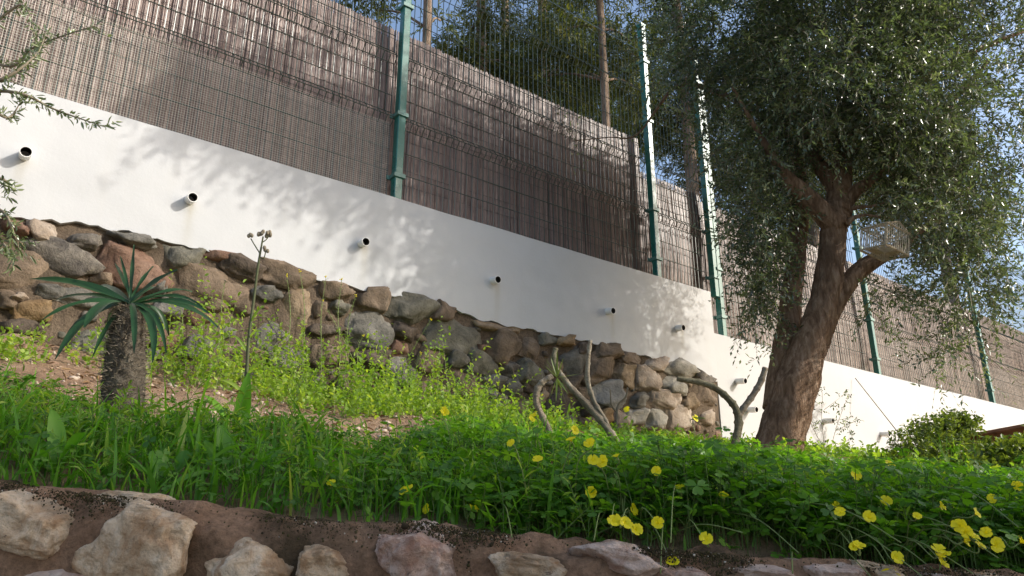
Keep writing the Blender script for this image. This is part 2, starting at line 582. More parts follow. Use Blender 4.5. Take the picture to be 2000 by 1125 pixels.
build_ground()

# ------------------------------------------------------------------ white walls and stone wall at the back
BL = [(-600, 370), (-250, 398), (0, 422), (110, 431), (200, 442), (390, 487), (500, 512), (640, 552), (760, 574), (850, 592), (950, 627), (1100, 657), (1250, 692), (1330, 717), (1391, 742)]
S_STEP = sh(1390, 600)[0]
Z_TOP = CZ + .527 * D
Z_TOPR = CZ + .431 * D
bl = [sh(*q) for q in BL]
bls = np.array([b[0] for b in bl]); blz = np.array([b[1] for b in bl])
S_LEFT = -9.0
def band_bottom(s):
    return np.interp(s, bls, blz)

def wall_prism(name, S, zlo, zhi, o0, o1, mat, parent, jitter=0.0, stains=()):
    """a wall from o0 (front) to o1 (back) whose lower edge follows zlo"""
    n = len(S); rows = 30 if stains else 5
    V = []; st = []
    for s, a, b in zip(S, zlo, zhi):
        for k in range(rows):
            z = a + (b - a) * k / (rows - 1)
            q = 0.0
            for sp, zp in stains:
                if z < zp + .02:
                    q += math.exp(-((s - sp - .012 * mnoise.noise(Vector((z * 9, sp, 0)))) / (.016 + .05 * (zp - z))) ** 2) * math.exp(-(zp - z) / .17)
            st.append(min(1, q))
            w = jitter * mnoise.fractal(Vector((s * 2.2, z * 2.2, 1)), 1, 2, 3)
            V.append(W(s, z, o0 + w))
        V.append(W(s, b, o1)); V.append(W(s, a, o1)); st += [0, 0]
    m = rows + 2
    Fc = []
    for i in range(n - 1):
        for k in range(m):
            k2 = (k + 1) % m
            Fc.append((i * m + k, (i + 1) * m + k, (i + 1) * m + k2, i * m + k2))
    Fc.append(tuple(range(m))); Fc.append(tuple((n - 1) * m + k for k in range(m))[::-1])
    return mesh(name, np.array(V), Fc, mat, parent, rnd=st)

wl = thing('white_wall', 'tall white rendered wall above the rough stone wall', 'wall', W(S_LEFT, CZ, 0))
Ws = np.concatenate([np.linspace(S_LEFT, -1.2, 12), np.arange(-1.1, S_STEP, .02), [S_STEP]])
zb_ = band_bottom(Ws) + np.array([.022 * mnoise.fractal(Vector((s * 9, 0, 3)), 1, 2, 4) for s in Ws])
def unparent_offset(o, par):
    o.location = tuple(np.array(o.location) - np.array(par.location))
    return o
b = wall_prism('wall_body', Ws, zb_, [Z_TOP] * len(Ws), 0, .26, M_WHITE, wl, .006, [sh(*q) for q in ((47, 304), (374, 397), (713, 482), (971, 553), (1196, 612), (1332, 643))])
unparent_offset(b, wl)
wr = thing('white_wall', 'lower white wall stepping down right behind the leaning tree trunk', 'wall', W(S_STEP, CZ, .02))
Wr = np.concatenate([np.arange(S_STEP + .012, 13, .15), [13, 18, 30]])
b = wall_prism('wall_body', Wr, [CZ - .2] * len(Wr), [Z_TOPR] * len(Wr), .018, .26, M_WHITE, wr, .004)
unparent_offset(b, wr)

def ico(sub):
    import bmesh
    bm = bmesh.new()
    bmesh.ops.create_icosphere(bm, subdivisions=sub, radius=1)
    V = np.array([v.co[:] for v in bm.verts]); Fc = np.array([[v.index for v in f.verts] for f in bm.faces])
    bm.free()
    return V, Fc
ICO = {k: ico(k) for k in (1, 2, 3, 4, 6)}

def stone(c, a, b_, out, depth, mat, parent, sub=3, boxy=.62, cuts=6, rough=.10, name='stone', smooth=False):
    """one stone: half axes a, b_ in the wall's face, depth along out"""
    V, Fc = ICO[sub]
    V = V.copy()
    V = np.sign(V) * np.abs(V) ** boxy
    V = V / np.max(np.abs(V), axis=0)
    r = random.Random(int(abs(c[0] * 7919 + c[1] * 104729 + c[2] * 1299709) * 10) % 2 ** 31)
    for _ in range(cuts):
        m = np.array([r.gauss(0, 1), r.gauss(0, 1), r.gauss(0, .7)]); m /= np.linalg.norm(m)
        cc = r.uniform(.76, .98)
        dd = V @ m - cc
        V = V - np.outer(np.maximum(dd, 0), m) * .92
    off = r.uniform(0, 100)
    for i in range(len(V)):
        q = Vector(V[i]) * 1.5 + Vector((off, off * .3, 0))
        k = 1 + rough * mnoise.fractal(q, .85, 2.1, 7 if sub > 3 else 5) * 1.3
        V[i] *= k
    P = V[:, :1] * np.asarray(a) + V[:, 1:2] * np.asarray(b_) + V[:, 2:] * (np.asarray(out) * depth)
    base = np.array(parent.location) if parent else np.zeros(3)
    return mesh(name, P, Fc, mat, parent, smooth=smooth, loc=tuple(np.asarray(c) - base))

sw = thing('stone_wall', 'rough mortared fieldstone wall below the white band', 'wall', W(0, CZ, 0))
Ss = np.concatenate([np.linspace(S_LEFT, -1.4, 10), np.arange(-1.3, S_STEP, .05), [S_STEP - .002]])
b = wall_prism('mortar', Ss, [CZ + .1] * len(Ss), band_bottom(Ss) - .004 + .01, .020, .25, M_MORTAR_B, sw, .035)
unparent_offset(b, sw)

STONES = [(84,447,62,46,10,'pale'),(165,467,72,28,8,'slate'),(265,467,90,30,10,'grey'),(125,507,145,66,12,'slate'),(262,520,125,75,10,'red'),
(355,500,74,50,15,'green'),(30,530,124,92,14,'brown'),(12,582,44,36,10,'brown'),(100,570,64,28,5,'grey'),(42,578,40,18,5,'pale'),(60,605,74,38,5,'orange'),
(155,580,110,32,8,'grey'),(26,442,60,28,6,'red'),(-70,470,90,60,8,'grey'),(-60,560,80,70,8,'brown'),(410,555,138,74,10,'brown'),(438,503,80,22,12,'red'),(480,527,80,36,18,'dark'),
(560,541,112,48,16,'brown'),(575,597,66,76,5,'tan'),(655,570,72,36,10,'brown'),(425,597,54,26,5,'brown'),(522,572,50,28,5,'grey'),(525,658,84,60,12,'grey'),
(395,622,60,34,0,'red'),(624,605,32,46,0,'brown'),(640,642,72,24,0,'dark'),(664,598,38,26,5,'green'),(730,590,56,52,10,'brown'),(803,606,96,54,8,'green'),
(868,611,46,36,22,'brown'),(722,645,98,70,12,'grey'),(788,645,46,36,10,'dark'),(778,680,50,32,5,'red'),(890,655,100,62,14,'green'),(846,700,58,56,10,'brown'),
(893,703,34,30,10,'grey'),(948,710,70,44,24,'green'),(975,641,82,18,10,'tan'),(982,680,72,54,12,'brown'),(940,682,18,18,0,'red'),(910,748,72,50,14,'brown'),
(1000,720,36,36,-20,'slate'),(965,745,52,24,18,'grey'),(1003,757,48,38,-8,'grey'),(955,767,28,26,0,'grey'),(1037,681,44,48,8,'brown'),(1038,727,46,44,5,'green'),
(725,702,66,40,8,'dark'),(1073,664,38,26,4,'green'),(1107,666,31,20,4,'orange'),(1120,704,52,58,8,'grey'),(1060,776,44,30,-25,'tan'),(976,787,44,32,5,'green'),
(1022,797,40,42,0,'brown'),(938,792,40,30,0,'grey'),(1042,760,32,28,0,'dark'),(1088,792,46,40,0,'dark'),(1112,757,36,42,10,'brown'),(1176,715,50,62,8,'brown'),
(1193,684,46,34,8,'brown'),(1232,698,42,28,12,'brown'),(1222,728,42,44,18,'tan'),(1268,739,48,54,5,'pale'),(1288,711,40,28,12,'pale'),(1192,767,76,54,5,'blue'),
(1331,721,58,40,14,'palegrey'),(1320,756,52,34,12,'palegrey'),(1300,783,58,40,20,'pale'),(1250,782,40,36,0,'grey'),(1325,819,46,52,-5,'pale'),(1376,775,44,44,22,'brown'),
(1376,741,42,24,28,'slate'),(1346,787,30,34,0,'tan'),(1286,821,40,38,0,'palegrey'),(1380,817,34,38,0,'pale'),(1247,817,40,34,0,'palegrey'),(1215,818,34,36,0,'pale'),
(1184,815,30,30,0,'orange'),(1140,682,28,22,0,'dark'),(1150,800,36,36,0,'dark'),(200,540,50,30,0,'brown'),(310,560,40,40,0,'grey'),(330,600,60,40,5,'grey'),(470,600,50,40,0,'brown'),
(560,700,70,50,5,'grey'),(640,690,70,46,5,'brown'),(470,700,80,60,5,'brown'),(390,680,70,50,5,'grey'),(690,750,70,50,5,'brown'),(780,730,60,50,5,'grey'),(840,765,70,46,5,'brown'),(600,760,70,50,0,'grey')]
cover = []
outv = -NV
def wall_stone(px, py, w, h, rot, kind):
    r = math.radians(rot)
    c = on_wall(px, py)
    a = (on_wall(px + w / 2 * math.cos(r), py + w / 2 * math.sin(r)) - on_wall(px - w / 2 * math.cos(r), py - w / 2 * math.sin(r))) / 2
    bb = (on_wall(px + h / 2 * math.sin(r), py - h / 2 * math.cos(r)) - on_wall(px - h / 2 * math.sin(r), py + h / 2 * math.cos(r))) / 2
    dep = .10
    cover.append((c.dot(DV), c[2], np.linalg.norm(a), np.linalg.norm(bb)))
    pr = random.uniform(.0, .03)
    stone(c + outv * (-.078 + pr), a * 1.20, bb * 1.26, outv, dep, SM[kind], sw, sub=4, boxy=.48, cuts=14, rough=.17)
for q in STONES: wall_stone(*q)
# the rest of the courses, where plants half hide them
kinds = ['brown', 'grey', 'green', 'dark', 'tan', 'slate', 'brown', 'red']
rr = random.Random(3)
for _ in range(2600):
    s = rr.uniform(-2.6, S_STEP - .12); zt = float(band_bottom(s))
    z = rr.uniform(CZ + .55, zt - .06)
    a = rr.uniform(.07, .15); bz = a * rr.uniform(.55, .85)
    if all(((s - c[0]) / (a + c[2] - .016)) ** 2 + ((z - c[1]) / (bz + c[3] - .016)) ** 2 > 1.0 for c in cover):
        cover.append((s, z, a, bz))
        al = rr.uniform(-.2, .12)
        av = (DV * math.cos(al) + UP * math.sin(al)) * a; bv = (UP * math.cos(al) - DV * math.sin(al)) * bz
        stone(W(s, z, .07), av * 1.16, bv * 1.2, outv, .09, SM[rr.choice(kinds)], sw, sub=3, boxy=.48, cuts=10, rough=.16)
for _ in range(4000):
    s = rr.uniform(-2.2, S_STEP - .05); z = rr.uniform(CZ + .7, float(band_bottom(s)) - .02)
    a = rr.uniform(.018, .05); bz = a * rr.uniform(.6, .9)
    if len(cover) < 292 and all(((s - c[0]) / (a + c[2])) ** 2 + ((z - c[1]) / (bz + c[3])) ** 2 > 1.0 for c in cover):
        cover.append((s, z, a, bz))
        stone(W(s, z, .03), DV * a, UP * bz, outv, .035, SM[rr.choice(kinds)], sw, sub=2)

# drain pipes through the white walls
def pipe(px, py, par, L=.07, drop=-.12, r=.027):
    tip = on_wall(px, py, -L)
    ax = unit(outv + UP * drop)
    base = tip - ax * (L + .05)
    n = 20
    x = unit(np.cross(ax, UP)); y = np.cross(x, ax)
    V = []
    for (p, rad) in ((base, r), (tip, r), (tip, r * .86), (tip - ax * .10, r * .86)):
        for k in range(n):
            an = 2 * math.pi * k / n
            V.append(p + (x * math.cos(an) + y * math.sin(an)) * rad)
    Fc = []
    for i in range(3):
        for k in range(n):
            Fc.append((i * n + k, i * n + (k + 1) % n, (i + 1) * n + (k + 1) % n, (i + 1) * n + k))
    loc = tip
    o = mesh('drain_pipe', np.array(V[:3 * n]) - loc, Fc[:2 * n], M_PVC, par, smooth=False, loc=tuple(loc - np.array(par.location)))
    Vi = V[2 * n:]
    h = mesh('pipe_bore', np.array(Vi) - loc, [(k, (k + 1) % n, n + (k + 1) % n, n + k) for k in range(n)] + [tuple(n + k for k in range(n))], M_HOLE, o)
for q in ((51, 296), (377, 385), (715, 472), (973, 546), (1198, 607), (1335, 640)): pipe(*q, wl)
for q in ((1456, 744), (1478, 800), (1627, 822), (1737, 848)): pipe(*q, wr, .075)

# ------------------------------------------------------------------ fences, posts, wires, reed screens
BENDS = [(.687, .018), (.812, .018), (1.0, .018), (1.115, .014)]
def wire_profile(z0, z1, shift):
    """(z, forward) of a vertical wire with its V shaped folds"""
    P = [(z0, 0)]
    for c, hgt in BENDS:
        zc = CZ + c * D + shift
        if zc + .06 > z1: continue
        P += [(zc - .055, 0), (zc - .03, .022), (zc, .045), (zc + .03, .022), (zc + .055, 0)]
    P.append((z1, 0))
    return P
def horiz_heights(z0, z1, shift):
    H = [(z0 + .05, 0)]
    for c in (.588, .630, .735, .772, .86, .905, .945, 1.045, 1.085):
        H.append((CZ + c * D + shift, 0))
    for c, _ in BENDS[:3]:
        zc = CZ + c * D + shift
        H += [(zc - .05, .004), (zc, .045), (zc + .05, .004)]
    H.append((z1 - .02, 0))
    return [h for h in H if z0 < h[0] < z1]
O_POST, O_WIRE, O_MAT = .05, .115, .175

WIRE_R = .0034
def make_fence(label, posts, z0, z1, shift, shortp=()):
    f = thing('fence', label, 'fence', W(posts[0], z0, O_POST))
    base = np.array(f.location)
    prof = wire_profile(z0 + .02, z1, shift)
    V, Fc = tube_arrays([-NV * fw + UP * (z - z0) for z, fw in prof], WIRE_R, 4)
    vm = None
    for i, s in enumerate(posts):
        pb = W(s, z0, O_POST)
        hh = z1 - z0 + .08
        mb = MB()
        q = .03; bv = .006
        sec = [(q, q - bv), (q - bv, q), (-q + bv, q), (-q, q - bv), (-q, -q + bv), (-q + bv, -q), (q - bv, -q), (q, -q + bv)]
        VV = [DV * a + NV * c + UP * z for z in (0, hh) for a, c in sec]
        mb.add(VV, [(k, (k + 1) % 8, 8 + (k + 1) % 8, 8 + k) for k in range(8)] + [tuple(range(8))[::-1], tuple(range(8, 16))])
        po = mb.build('post', M_POST, f); po.location = tuple(pb - base)
        cp = MB(); cp.box((0, 0, hh + .008), DV * .034, NV * .034, UP * .008); cp.build('post_cap', M_POST, po)
        for c in (.572, .69, .917, 1.08):
            z = CZ + c * D + shift
            if z > z1 - .1: continue
            cl = MB()
            zz = z - z0
            for (ctr, ax_, nx) in ((-NV * .036, DV * .042, NV * .006), (DV * .036, DV * .006, NV * .030), (-DV * .036, DV * .006, NV * .030), (NV * .040, DV * .060, NV * .006)):
                cl.box(ctr + UP * zz, ax_, nx, UP * .014)
            cl.build('clamp', M_CLAMP, po)
    for a, b_ in zip(posts[:-1], posts[1:]):
        pn = bpy.data.objects.new('wire_panel', None); pn.empty_display_size = .1
        COL.objects.link(pn); pn.parent = f
        pn.location = tuple(W(a, z0, O_WIRE) - base)
        L = b_ - a
        s = .06
        first = True
        while s < L - .03:
            if vm is None:
                o = mesh('wire', np.array(V), Fc, M_WIRE, pn); vm = o.data
            else:
                o = bpy.data.objects.new('wire', vm); COL.objects.link(o); o.parent = pn
            o.location = tuple(DV * s)
            s += .05
        hm = None
        for z, fw in horiz_heights(z0, z1, shift):
            if hm is None:
                VV, FF = tube_arrays([DV * .04, DV * (L - .04)], WIRE_R * 1.1, 4)
                o = mesh('cross_wire', np.array(VV), FF, M_WIRE, pn); hm = o.data
            else:
                o = bpy.data.objects.new('cross_wire', hm); COL.objects.link(o); o.parent = pn
            o.location = tuple(UP * (z - z0) - NV * (fw + .006))
    return f

sP = [sh(778, 300, O_POST)[0], sh(1268, 300, O_POST)[0], sh(1388, 400, O_POST)[0], sh(1701, 645, O_POST)[0], sh(1917, 680, O_POST)[0]]
pz = Z_TOP - .01
make_fence('green wire mesh fence on the tall white wall left of the step', [sP[0] - 5.2, sP[0] - 2.6, sP[0], sP[1], sP[2] - .06], pz, CZ + 1.165 * D, 0)
make_fence('lower green wire fence behind the tree on the stepped down wall', [sP[2], sP[3], sP[4], sP[4] + 3.0, sP[4] + 6], Z_TOPR - .01, CZ + 1.085 * D, -.38)

def reeds(name_label, s0, s1, z0, ztop):
    t = thing('reed_screen', name_label, 'screen', W(s0, z0, O_MAT))
    S = np.arange(s0, s1, .0062)
    N = len(S)
    hs = np.linspace(0, 1, 9)
    zt = ztop(S) + RNG.normal(0, .006, N)
    z = z0 + (zt - z0)[:, None] * hs[None]
    o = O_MAT + RNG.normal(0, .0022, N)[:, None] + .012 * np.sin(S * 2.1)[:, None] * np.sin(hs * 3.1)[None] + .008 * np.sin(S * 5.7 + 1)[:, None] * np.sin(hs * 6)[None]
    o = o + RNG.normal(0, .0012, (N, 9))
    so_ = S[:, None] + np.cumsum(RNG.normal(0, .0008, (N, 9)), axis=1)
    P = NV * (D + o)[..., None] + DV * so_[..., None] + UP * z[..., None]
    w = RNG.uniform(.004, .0062, N)
    Vl = P - DV * w[:, None, None]; Vm = P - NV * .004; Vr = P + DV * w[:, None, None]
    V = np.stack([Vl, Vm, Vr], axis=2).reshape(-1, 3)
    base = (np.arange(N) * 27)[:, None] + (np.arange(8) * 3)[None]
    F1 = np.stack([base, base + 1, base + 4, base + 3], axis=2).reshape(-1, 4)
    F2 = np.stack([base + 1, base + 2, base + 5, base + 4], axis=2).reshape(-1, 4)
    rnd = np.repeat(np.clip(RNG.beta(2, 2, N) + .18 * np.array([mnoise.noise(Vector((q * 3.1, 0, 5))) for q in S]), 0, 1), 27)
    # broken and slipped reeds
    bad = RNG.uniform(0, 1, N) < .03
    P[bad] += (NV * -.006 + DV * RNG.normal(0, .006))[None, None] + DV * (np.linspace(-.02, .02, 9)[None, :, None] * RNG.normal(0, 1, (bad.sum(), 1, 1)))
    ob = mesh('reeds', V - np.array(t.location), np.concatenate([F1, F2]), M_REED, t, rnd=rnd, smooth=True)
    stuff(ob)
    mb = MB()
    zz = z0 + .1
    while zz < float(np.min(zt)) - .02:
        mb.tube([W(s, zz + .006 * math.sin(s * 3 + zz), O_MAT - .008 - .004) - np.array(t.location) for s in np.linspace(s0, s1, 30)], .0013, 3, False)
        zz += .115
    mb.build('binding_wire', M_WIRE, t)
    mb = MB()
    lo = np.array(t.location)
    zt0 = float(np.min(zt)) - .02
    mb.box(W((s0 + s1) / 2, (z0 + zt0) / 2, O_MAT + .032) - lo, DV * (s1 - s0) / 2, NV * .004, UP * (zt0 - z0) / 2)
    mb.build('reed_backing', M_REED, t)
    return t
topu = lambda S: CZ + D * (.884 + .004 * np.sin(S * 1.3))
topl = lambda S: CZ + D * (.785 + .004 * np.sin(S * 1.1))
reeds('brown reed screening tied behind the fence on the tall white wall', sP[0] - 5.2, sP[0] - .004, pz, topu)
reeds('pale lit reed screening between the first and second green posts', sP[0] + .0, sP[1] - .004, pz, topu)
reeds('narrow piece of reed screening beside the wall step', sP[1] + .004, sP[2] - .02, pz, lambda S: CZ + D * (.80 + 0 * S))
reeds('brown reed screening on the lower fence behind the leaning tree', sP[2] + .0, sP[4] + 6, Z_TOPR - .01, topl)

def netting():
    s0, s1, z0, z1 = sP[0] - 5.1, sP[0] - .05, pz + .01, CZ + .68 * D
    t = thing('netting', 'fine pale square netting along the foot of the left fence', 'netting', W(s0, z0, .09))
    mb = MB()
    lo = np.array(t.location)
    g = .015
    Vs = []; Fs = []
    for s in np.arange(s0, s1, g):
        b_ = len(Vs)
        oo = .095 + .006 * math.sin(s * 4)
        for z in (z0, z1 + .03 * math.sin(s * 3)):
            Vs += [W(s - .0009, z, oo) - lo, W(s + .0009, z, oo) - lo]
        Fs.append((b_, b_ + 1, b_ + 3, b_ + 2))
    for z in np.arange(z0, z1, g):
        sp = np.linspace(s0, s1, 40)
        b_ = len(Vs)
        for s in sp:
            oo = .093 + .006 * math.sin(s * 4)
            Vs += [W(s, z - .0009, oo) - lo, W(s, z + .0009, oo) - lo]
        for i in range(39):
            Fs.append((b_ + 2 * i, b_ + 2 * i + 2, b_ + 2 * i + 3, b_ + 2 * i + 1))
    stuff(mesh('net_threads', np.array(Vs), np.array(Fs), M_NET, t))
netting()

# ------------------------------------------------------------------ front wall
def build_front_wall():
    fw = thing('low_stone_wall', 'low front retaining wall of pale rocks set in brown mortar', 'wall', (0, FY, 0))
    base = np.array(fw.location)
    xs = np.concatenate([np.arange(-8, -1.8, .3), np.arange(-1.8, 1.8, .018), np.arange(1.8, 10, .3)])
    prof = [(0.0, 0.0), (0, .35), (0, .6), (0, .78), (0, .86), (0, .90), (0, .93), (0, .955), (.002, .975), (.008, .99), (.022, 1.0), (.05, 1.004), (.09, 1.004), (.14, 1.0), (.30, .985)]
    V = []
    for x in xs:
        zt = float(front_top(x))
        for k, (dy, f) in enumerate(prof):
            q = Vector((x * 9, f * 9 + dy * 20, 4))
            w = mnoise.fractal(q, .8, 2.2, 6)
            z = zt * f + (.018 * w if k > 6 else 0)
            V.append((x, FY + dy - .018 * w * (1 if k > 0 else 0) - (.014 if 0 < k < 9 else 0), z))
    n = len(prof)
    Fc = [(i * n + j, (i + 1) * n + j, (i + 1) * n + j + 1, i * n + j + 1) for i in range(len(xs) - 1) for j in range(n - 1)]
    mesh('mortar', np.array(V) - base, np.array(Fc), M_MORTAR_F, fw, smooth=True)
    FS = [(45, 1022, 165, 112, 12, 'cream', .06), (262, 992, 172, 52, 4, 'cream', -.07), (282, 1066, 196, 150, 14, 'cream', .075), (500, 1110, 150, 110, -14, 'cream', .06), (628, 1108, 110, 70, 6, 'cream', .055),
          (822, 1092, 130, 135, 62, 'pink', .055), (1025, 1112, 146, 56, 8, 'cream', .05), (1215, 1100, 165, 70, 12, 'pink', .055), (1338, 1122, 110, 36, 8, 'pink', .045),
          (1495, 1124, 120, 42, 14, 'pink', .045), (1622, 1122, 110, 44, 4, 'pink', .035), (1722, 1122, 90, 36, 10, 'cream', .045), (1850, 1135, 90, 30, 4, 'pink', .04), (1940, 1138, 90, 34, 6, 'cream', .04),
          (-150, 1020, 150, 100, 5, 'pink', .05), (-330, 1000, 160, 120, 8, 'cream', .05), (120, 1180, 190, 130, 0, 'pink', .05), (560, 1230, 200, 120, 5, 'cream', .05), (760, 1220, 160, 110, 5, 'pink', .05),
          (950, 1210, 180, 100, 5, 'cream', .05), (1150, 1220, 170, 110, 5, 'cream', .05), (1350, 1230, 190, 110, 5, 'pink', .05), (1560, 1225, 180, 100, 5, 'cream', .05), (1760, 1230, 180, 100, 5, 'pink', .05), (1960, 1240, 180, 100, 5, 'cream', .05),
          (2110, 1165, 130, 60, 5, 'pink', .05), (2260, 1180, 140, 70, 5, 'cream', .05)]
    for (px, py, w, h, rot, kind, prj) in FS:
        r = math.radians(rot)
        yy = FY + (.09 if prj < 0 else 0)
        P = lambda dx, dy: at(px + dx, py + dy, yy)
        a = (P(w / 2 * math.cos(r), w / 2 * math.sin(r)) - P(-w / 2 * math.cos(r), -w / 2 * math.sin(r))) / 2
        bb = (P(h / 2 * math.sin(r), -h / 2 * math.cos(r)) - P(-h / 2 * math.sin(r), h / 2 * math.cos(r))) / 2
        dep = .09
        c = P(0, 0) + np.array([0, (-abs(prj) + dep) * .75 + .018, 0])
        if prj < 0: c = P(0, 0) + np.array([0, .0, 0]); dep = .075
        stone(c, a * 1.17, bb * 1.17, np.array([0, -1.0, 0]), dep, SM[kind], fw, sub=6 if py < 1150 else 4, boxy=.55, cuts=11, rough=.115)
    # courses below the frame
    r2 = random.Random(5)
    for row in range(6):
        x = -4.0
        while x < 5:
            w = r2.uniform(.09, .16)
            z = .1 + row * .19 + r2.uniform(-.02, .02)
            p = np.array([x + w, FY, z])
            if z < float(front_top(p[0])) - .42 or abs(p[0]) > 1.35 and z < float(front_top(p[0])) - .1:
                stone(p + np.array([0, .02, 0]), np.array([w, 0, 0]), np.array([0, 0, .08]), np.array([0, -1.0, 0]), .07, SM[r2.choice(['cream', 'pink', 'cream', 'pale'])], fw, sub=2)
            x += 2 * w + r2.uniform(.03, .07)
    # moss and grit crusted along the top edge
    n = 52000
    x = RNG.uniform(-1.6, 1.7, n); yy = FY + RNG.uniform(-.012, .10, n)
    patch = np.array([mnoise.noise(Vector((a * 4.5, 0, 9))) for a in x])
    keep = RNG.uniform(0, 1, n) < np.clip(.3 + patch * 1.6, .02, 1)
    x = x[keep]; yy = yy[keep]; n = len(x)
    front = RNG.uniform(0, 1, n) < .35
    drop = np.where(front, RNG.exponential(.018, n), 0)
    yy = np.where(front, FY - .012, yy)
    z = front_top(x) - drop + RNG.uniform(-.006, .008, n)
    V, Fc = scatter(ICO[1][0] * np.array([1, 1, .8]), ICO[1][1], frames(RNG.normal(size=(n, 3))), np.stack([x, yy, z], 1), np.exp(RNG.normal(math.log(.0012), .42, n)))
    rn = np.repeat(np.where(RNG.uniform(0, 1, n) < .025, 1.0, RNG.uniform(0, .6, n)), len(ICO[1][0]))
    mm = leafmat('moss_grit', [(.03, .022, .015), (.06, .055, .022), (.10, .072, .048), (.50, .45, .37)], .95, .1, 0.0)
    stuff(mesh('moss', V - base, Fc, mm, fw, rnd=rn, smooth=True))
build_front_wall()

# ------------------------------------------------------------------ unseen building, a guess added so its roof edge shades the front bed
def build_added_house():
    e = unit(np.array([.999, .045, 0])); k = np.array([e[1], -e[0], 0])       # k points to the camera side
    Apt = np.array([-1.9, 2.12, .30 + CZ]); S = np.array(SUN)
    t = (6.3 - Apt[2]) / S[2]
    P0 = Apt + S * t
    h = thing('added_house', 'guessed cream building with tiled roof, added out of frame to shade the bed', 'added_house', (0, 0, 0))
    a0, a1, dp = -.9, 6.2, 3.2
    def q(a, dd, z): return np.array([P0[0], P0[1], 0]) + e * a + k * dd + UP * z
    m = MB()
    c = q((a0 + a1) / 2, dp / 2 + .25, 3.0); m.box(c, e * (a1 - a0) / 2, k * (dp / 2), UP * 3.0)
    m.build('house_wall', M_HOUSE, h)
    r = MB()
    V = [q(a0 - .3, 0, 6.02), q(a1 + .3, 0, 6.02), q(a1 + .3, dp + .5, 6.02), q(a0 - .3, dp + .5, 6.02), q(a0 - .3, 0, 6.3), q(a1 + .3, 0, 6.3), q(a1 + .3, dp + .5, 6.3), q(a0 - .3, dp + .5, 6.3), q(a0 + 1.5, dp / 2, 6.8), q(a1 - 1.5, dp / 2, 6.8)]
    r.add(V, [(3, 2, 1, 0), (0, 1, 5, 4), (1, 2, 6, 5), (2, 3, 7, 6), (3, 0, 4, 7), (4, 5, 9, 8), (6, 7, 8, 9), (5, 6, 9), (7, 4, 8)])
    r.build('roof', M_TILE, h)
    for a in (.6, 2.9, 5.1):
        for z in (1.6, 4.4):
            w = MB(); w.box(q(a, .24, z), e * .55, k * .03, UP * .65); f = w.build('window', M_WOODF, h)
            g = MB(); g.box(q(a, .205, z), e * .47, k * .01, UP * .57); g.build('pane', M_GLASS, f)
build_added_house()

# ------------------------------------------------------------------ leaf templates
LEAF2 = (np.array([(0, 0, 0), (-.5, .45, .05), (0, 1, -.06), (.5, .45, .05)]), np.array([(0, 2, 1), (0, 3, 2)]))
LEAF4 = (np.array([(0, 0, 0), (-.42, .3, .06), (-.42, .66, .05), (0, 1, -.10), (.42, .66, .05), (.42, .3, .06), (0, .5, -.02)]),
         np.array([(0, 6, 1), (1, 6, 2), (2, 6, 3), (3, 6, 4), (4, 6, 5), (5, 6, 0)]))

def twigs(P, Dr, L, m, leaf_len, leaf_w, droop=.25, spread=.9, tmpl=LEAF2, upbias=.3, jitter=.35):
    """leafy twigs: returns leaf arrays, per-vertex random value and the twig polylines"""
    N = len(P)
    tt = (np.arange(m) + 1) / m
    Dr = unit(Dr)
    side = unit(np.cross(Dr, RNG.normal(size=(N, 3))))
    up2 = np.cross(Dr, side)
    pos = P[:, None] + Dr[:, None] * (L[:, None] * tt)[..., None] + np.array([0, 0, -1.0]) * (droop * L[:, None] * tt ** 2)[..., None]
    ph = np.arange(m) * 2.4
    ang = ph[None] + RNG.normal(0, .5, (N, m))
    sd = side[:, None] * np.cos(ang)[..., None] + up2[:, None] * np.sin(ang)[..., None]
    dr = Dr[:, None] * .75 + sd * spread + RNG.normal(0, jitter, (N, m, 3)) + np.array([0, 0, -droop])
    dr = dr.reshape(-1, 3); pp = pos.reshape(-1, 3)
    face = RNG.normal(size=dr.shape) + np.array([0, 0, upbias * 3])
    R = frames(dr, face=face)
    n = len(pp)
    ll = leaf_len * RNG.uniform(.5, 1.3, n); lw = leaf_w * RNG.uniform(.7, 1.2, n)
    V, Fc = scatter(tmpl[0], tmpl[1], R, pp, np.stack([lw, ll, ll], 1))
    per = np.repeat(np.clip(RNG.normal(.45, .2, N), 0, 1), m) + RNG.normal(0, .12, n)
    rnd = np.repeat(np.clip(per, 0, 1), len(tmpl[0]))
    line = np.concatenate([P[:, None], pos[:, [m // 3, 2 * m // 3, m - 1]]], axis=1)
    return V, Fc, rnd, line

# ------------------------------------------------------------------ the olive tree
T0 = veg_hit(1516, 884)
TY = T0[1]
def tp(px, py, dy=0.0): return at(px, py, TY + dy)
def limb(mb, pts, dy0=0.0, dy1=None, n=14, wob=.10, seed=0, sub=5):
    dy1 = dy0 if dy1 is None else dy1
    P = []; R = []
    for i, (px, py, hw) in enumerate(pts):
        f = i / (len(pts) - 1)
        p = tp(px, py, dy0 + (dy1 - dy0) * f); P.append(p)
        dep = p[1] * ct + (p[2] - CZ) * st_
        R.append(hw * .90 * dep / F)
    P, R = smooth_path(P, R, sub)
    mb.tube(P, R, n, True, wob, seed)
    return P

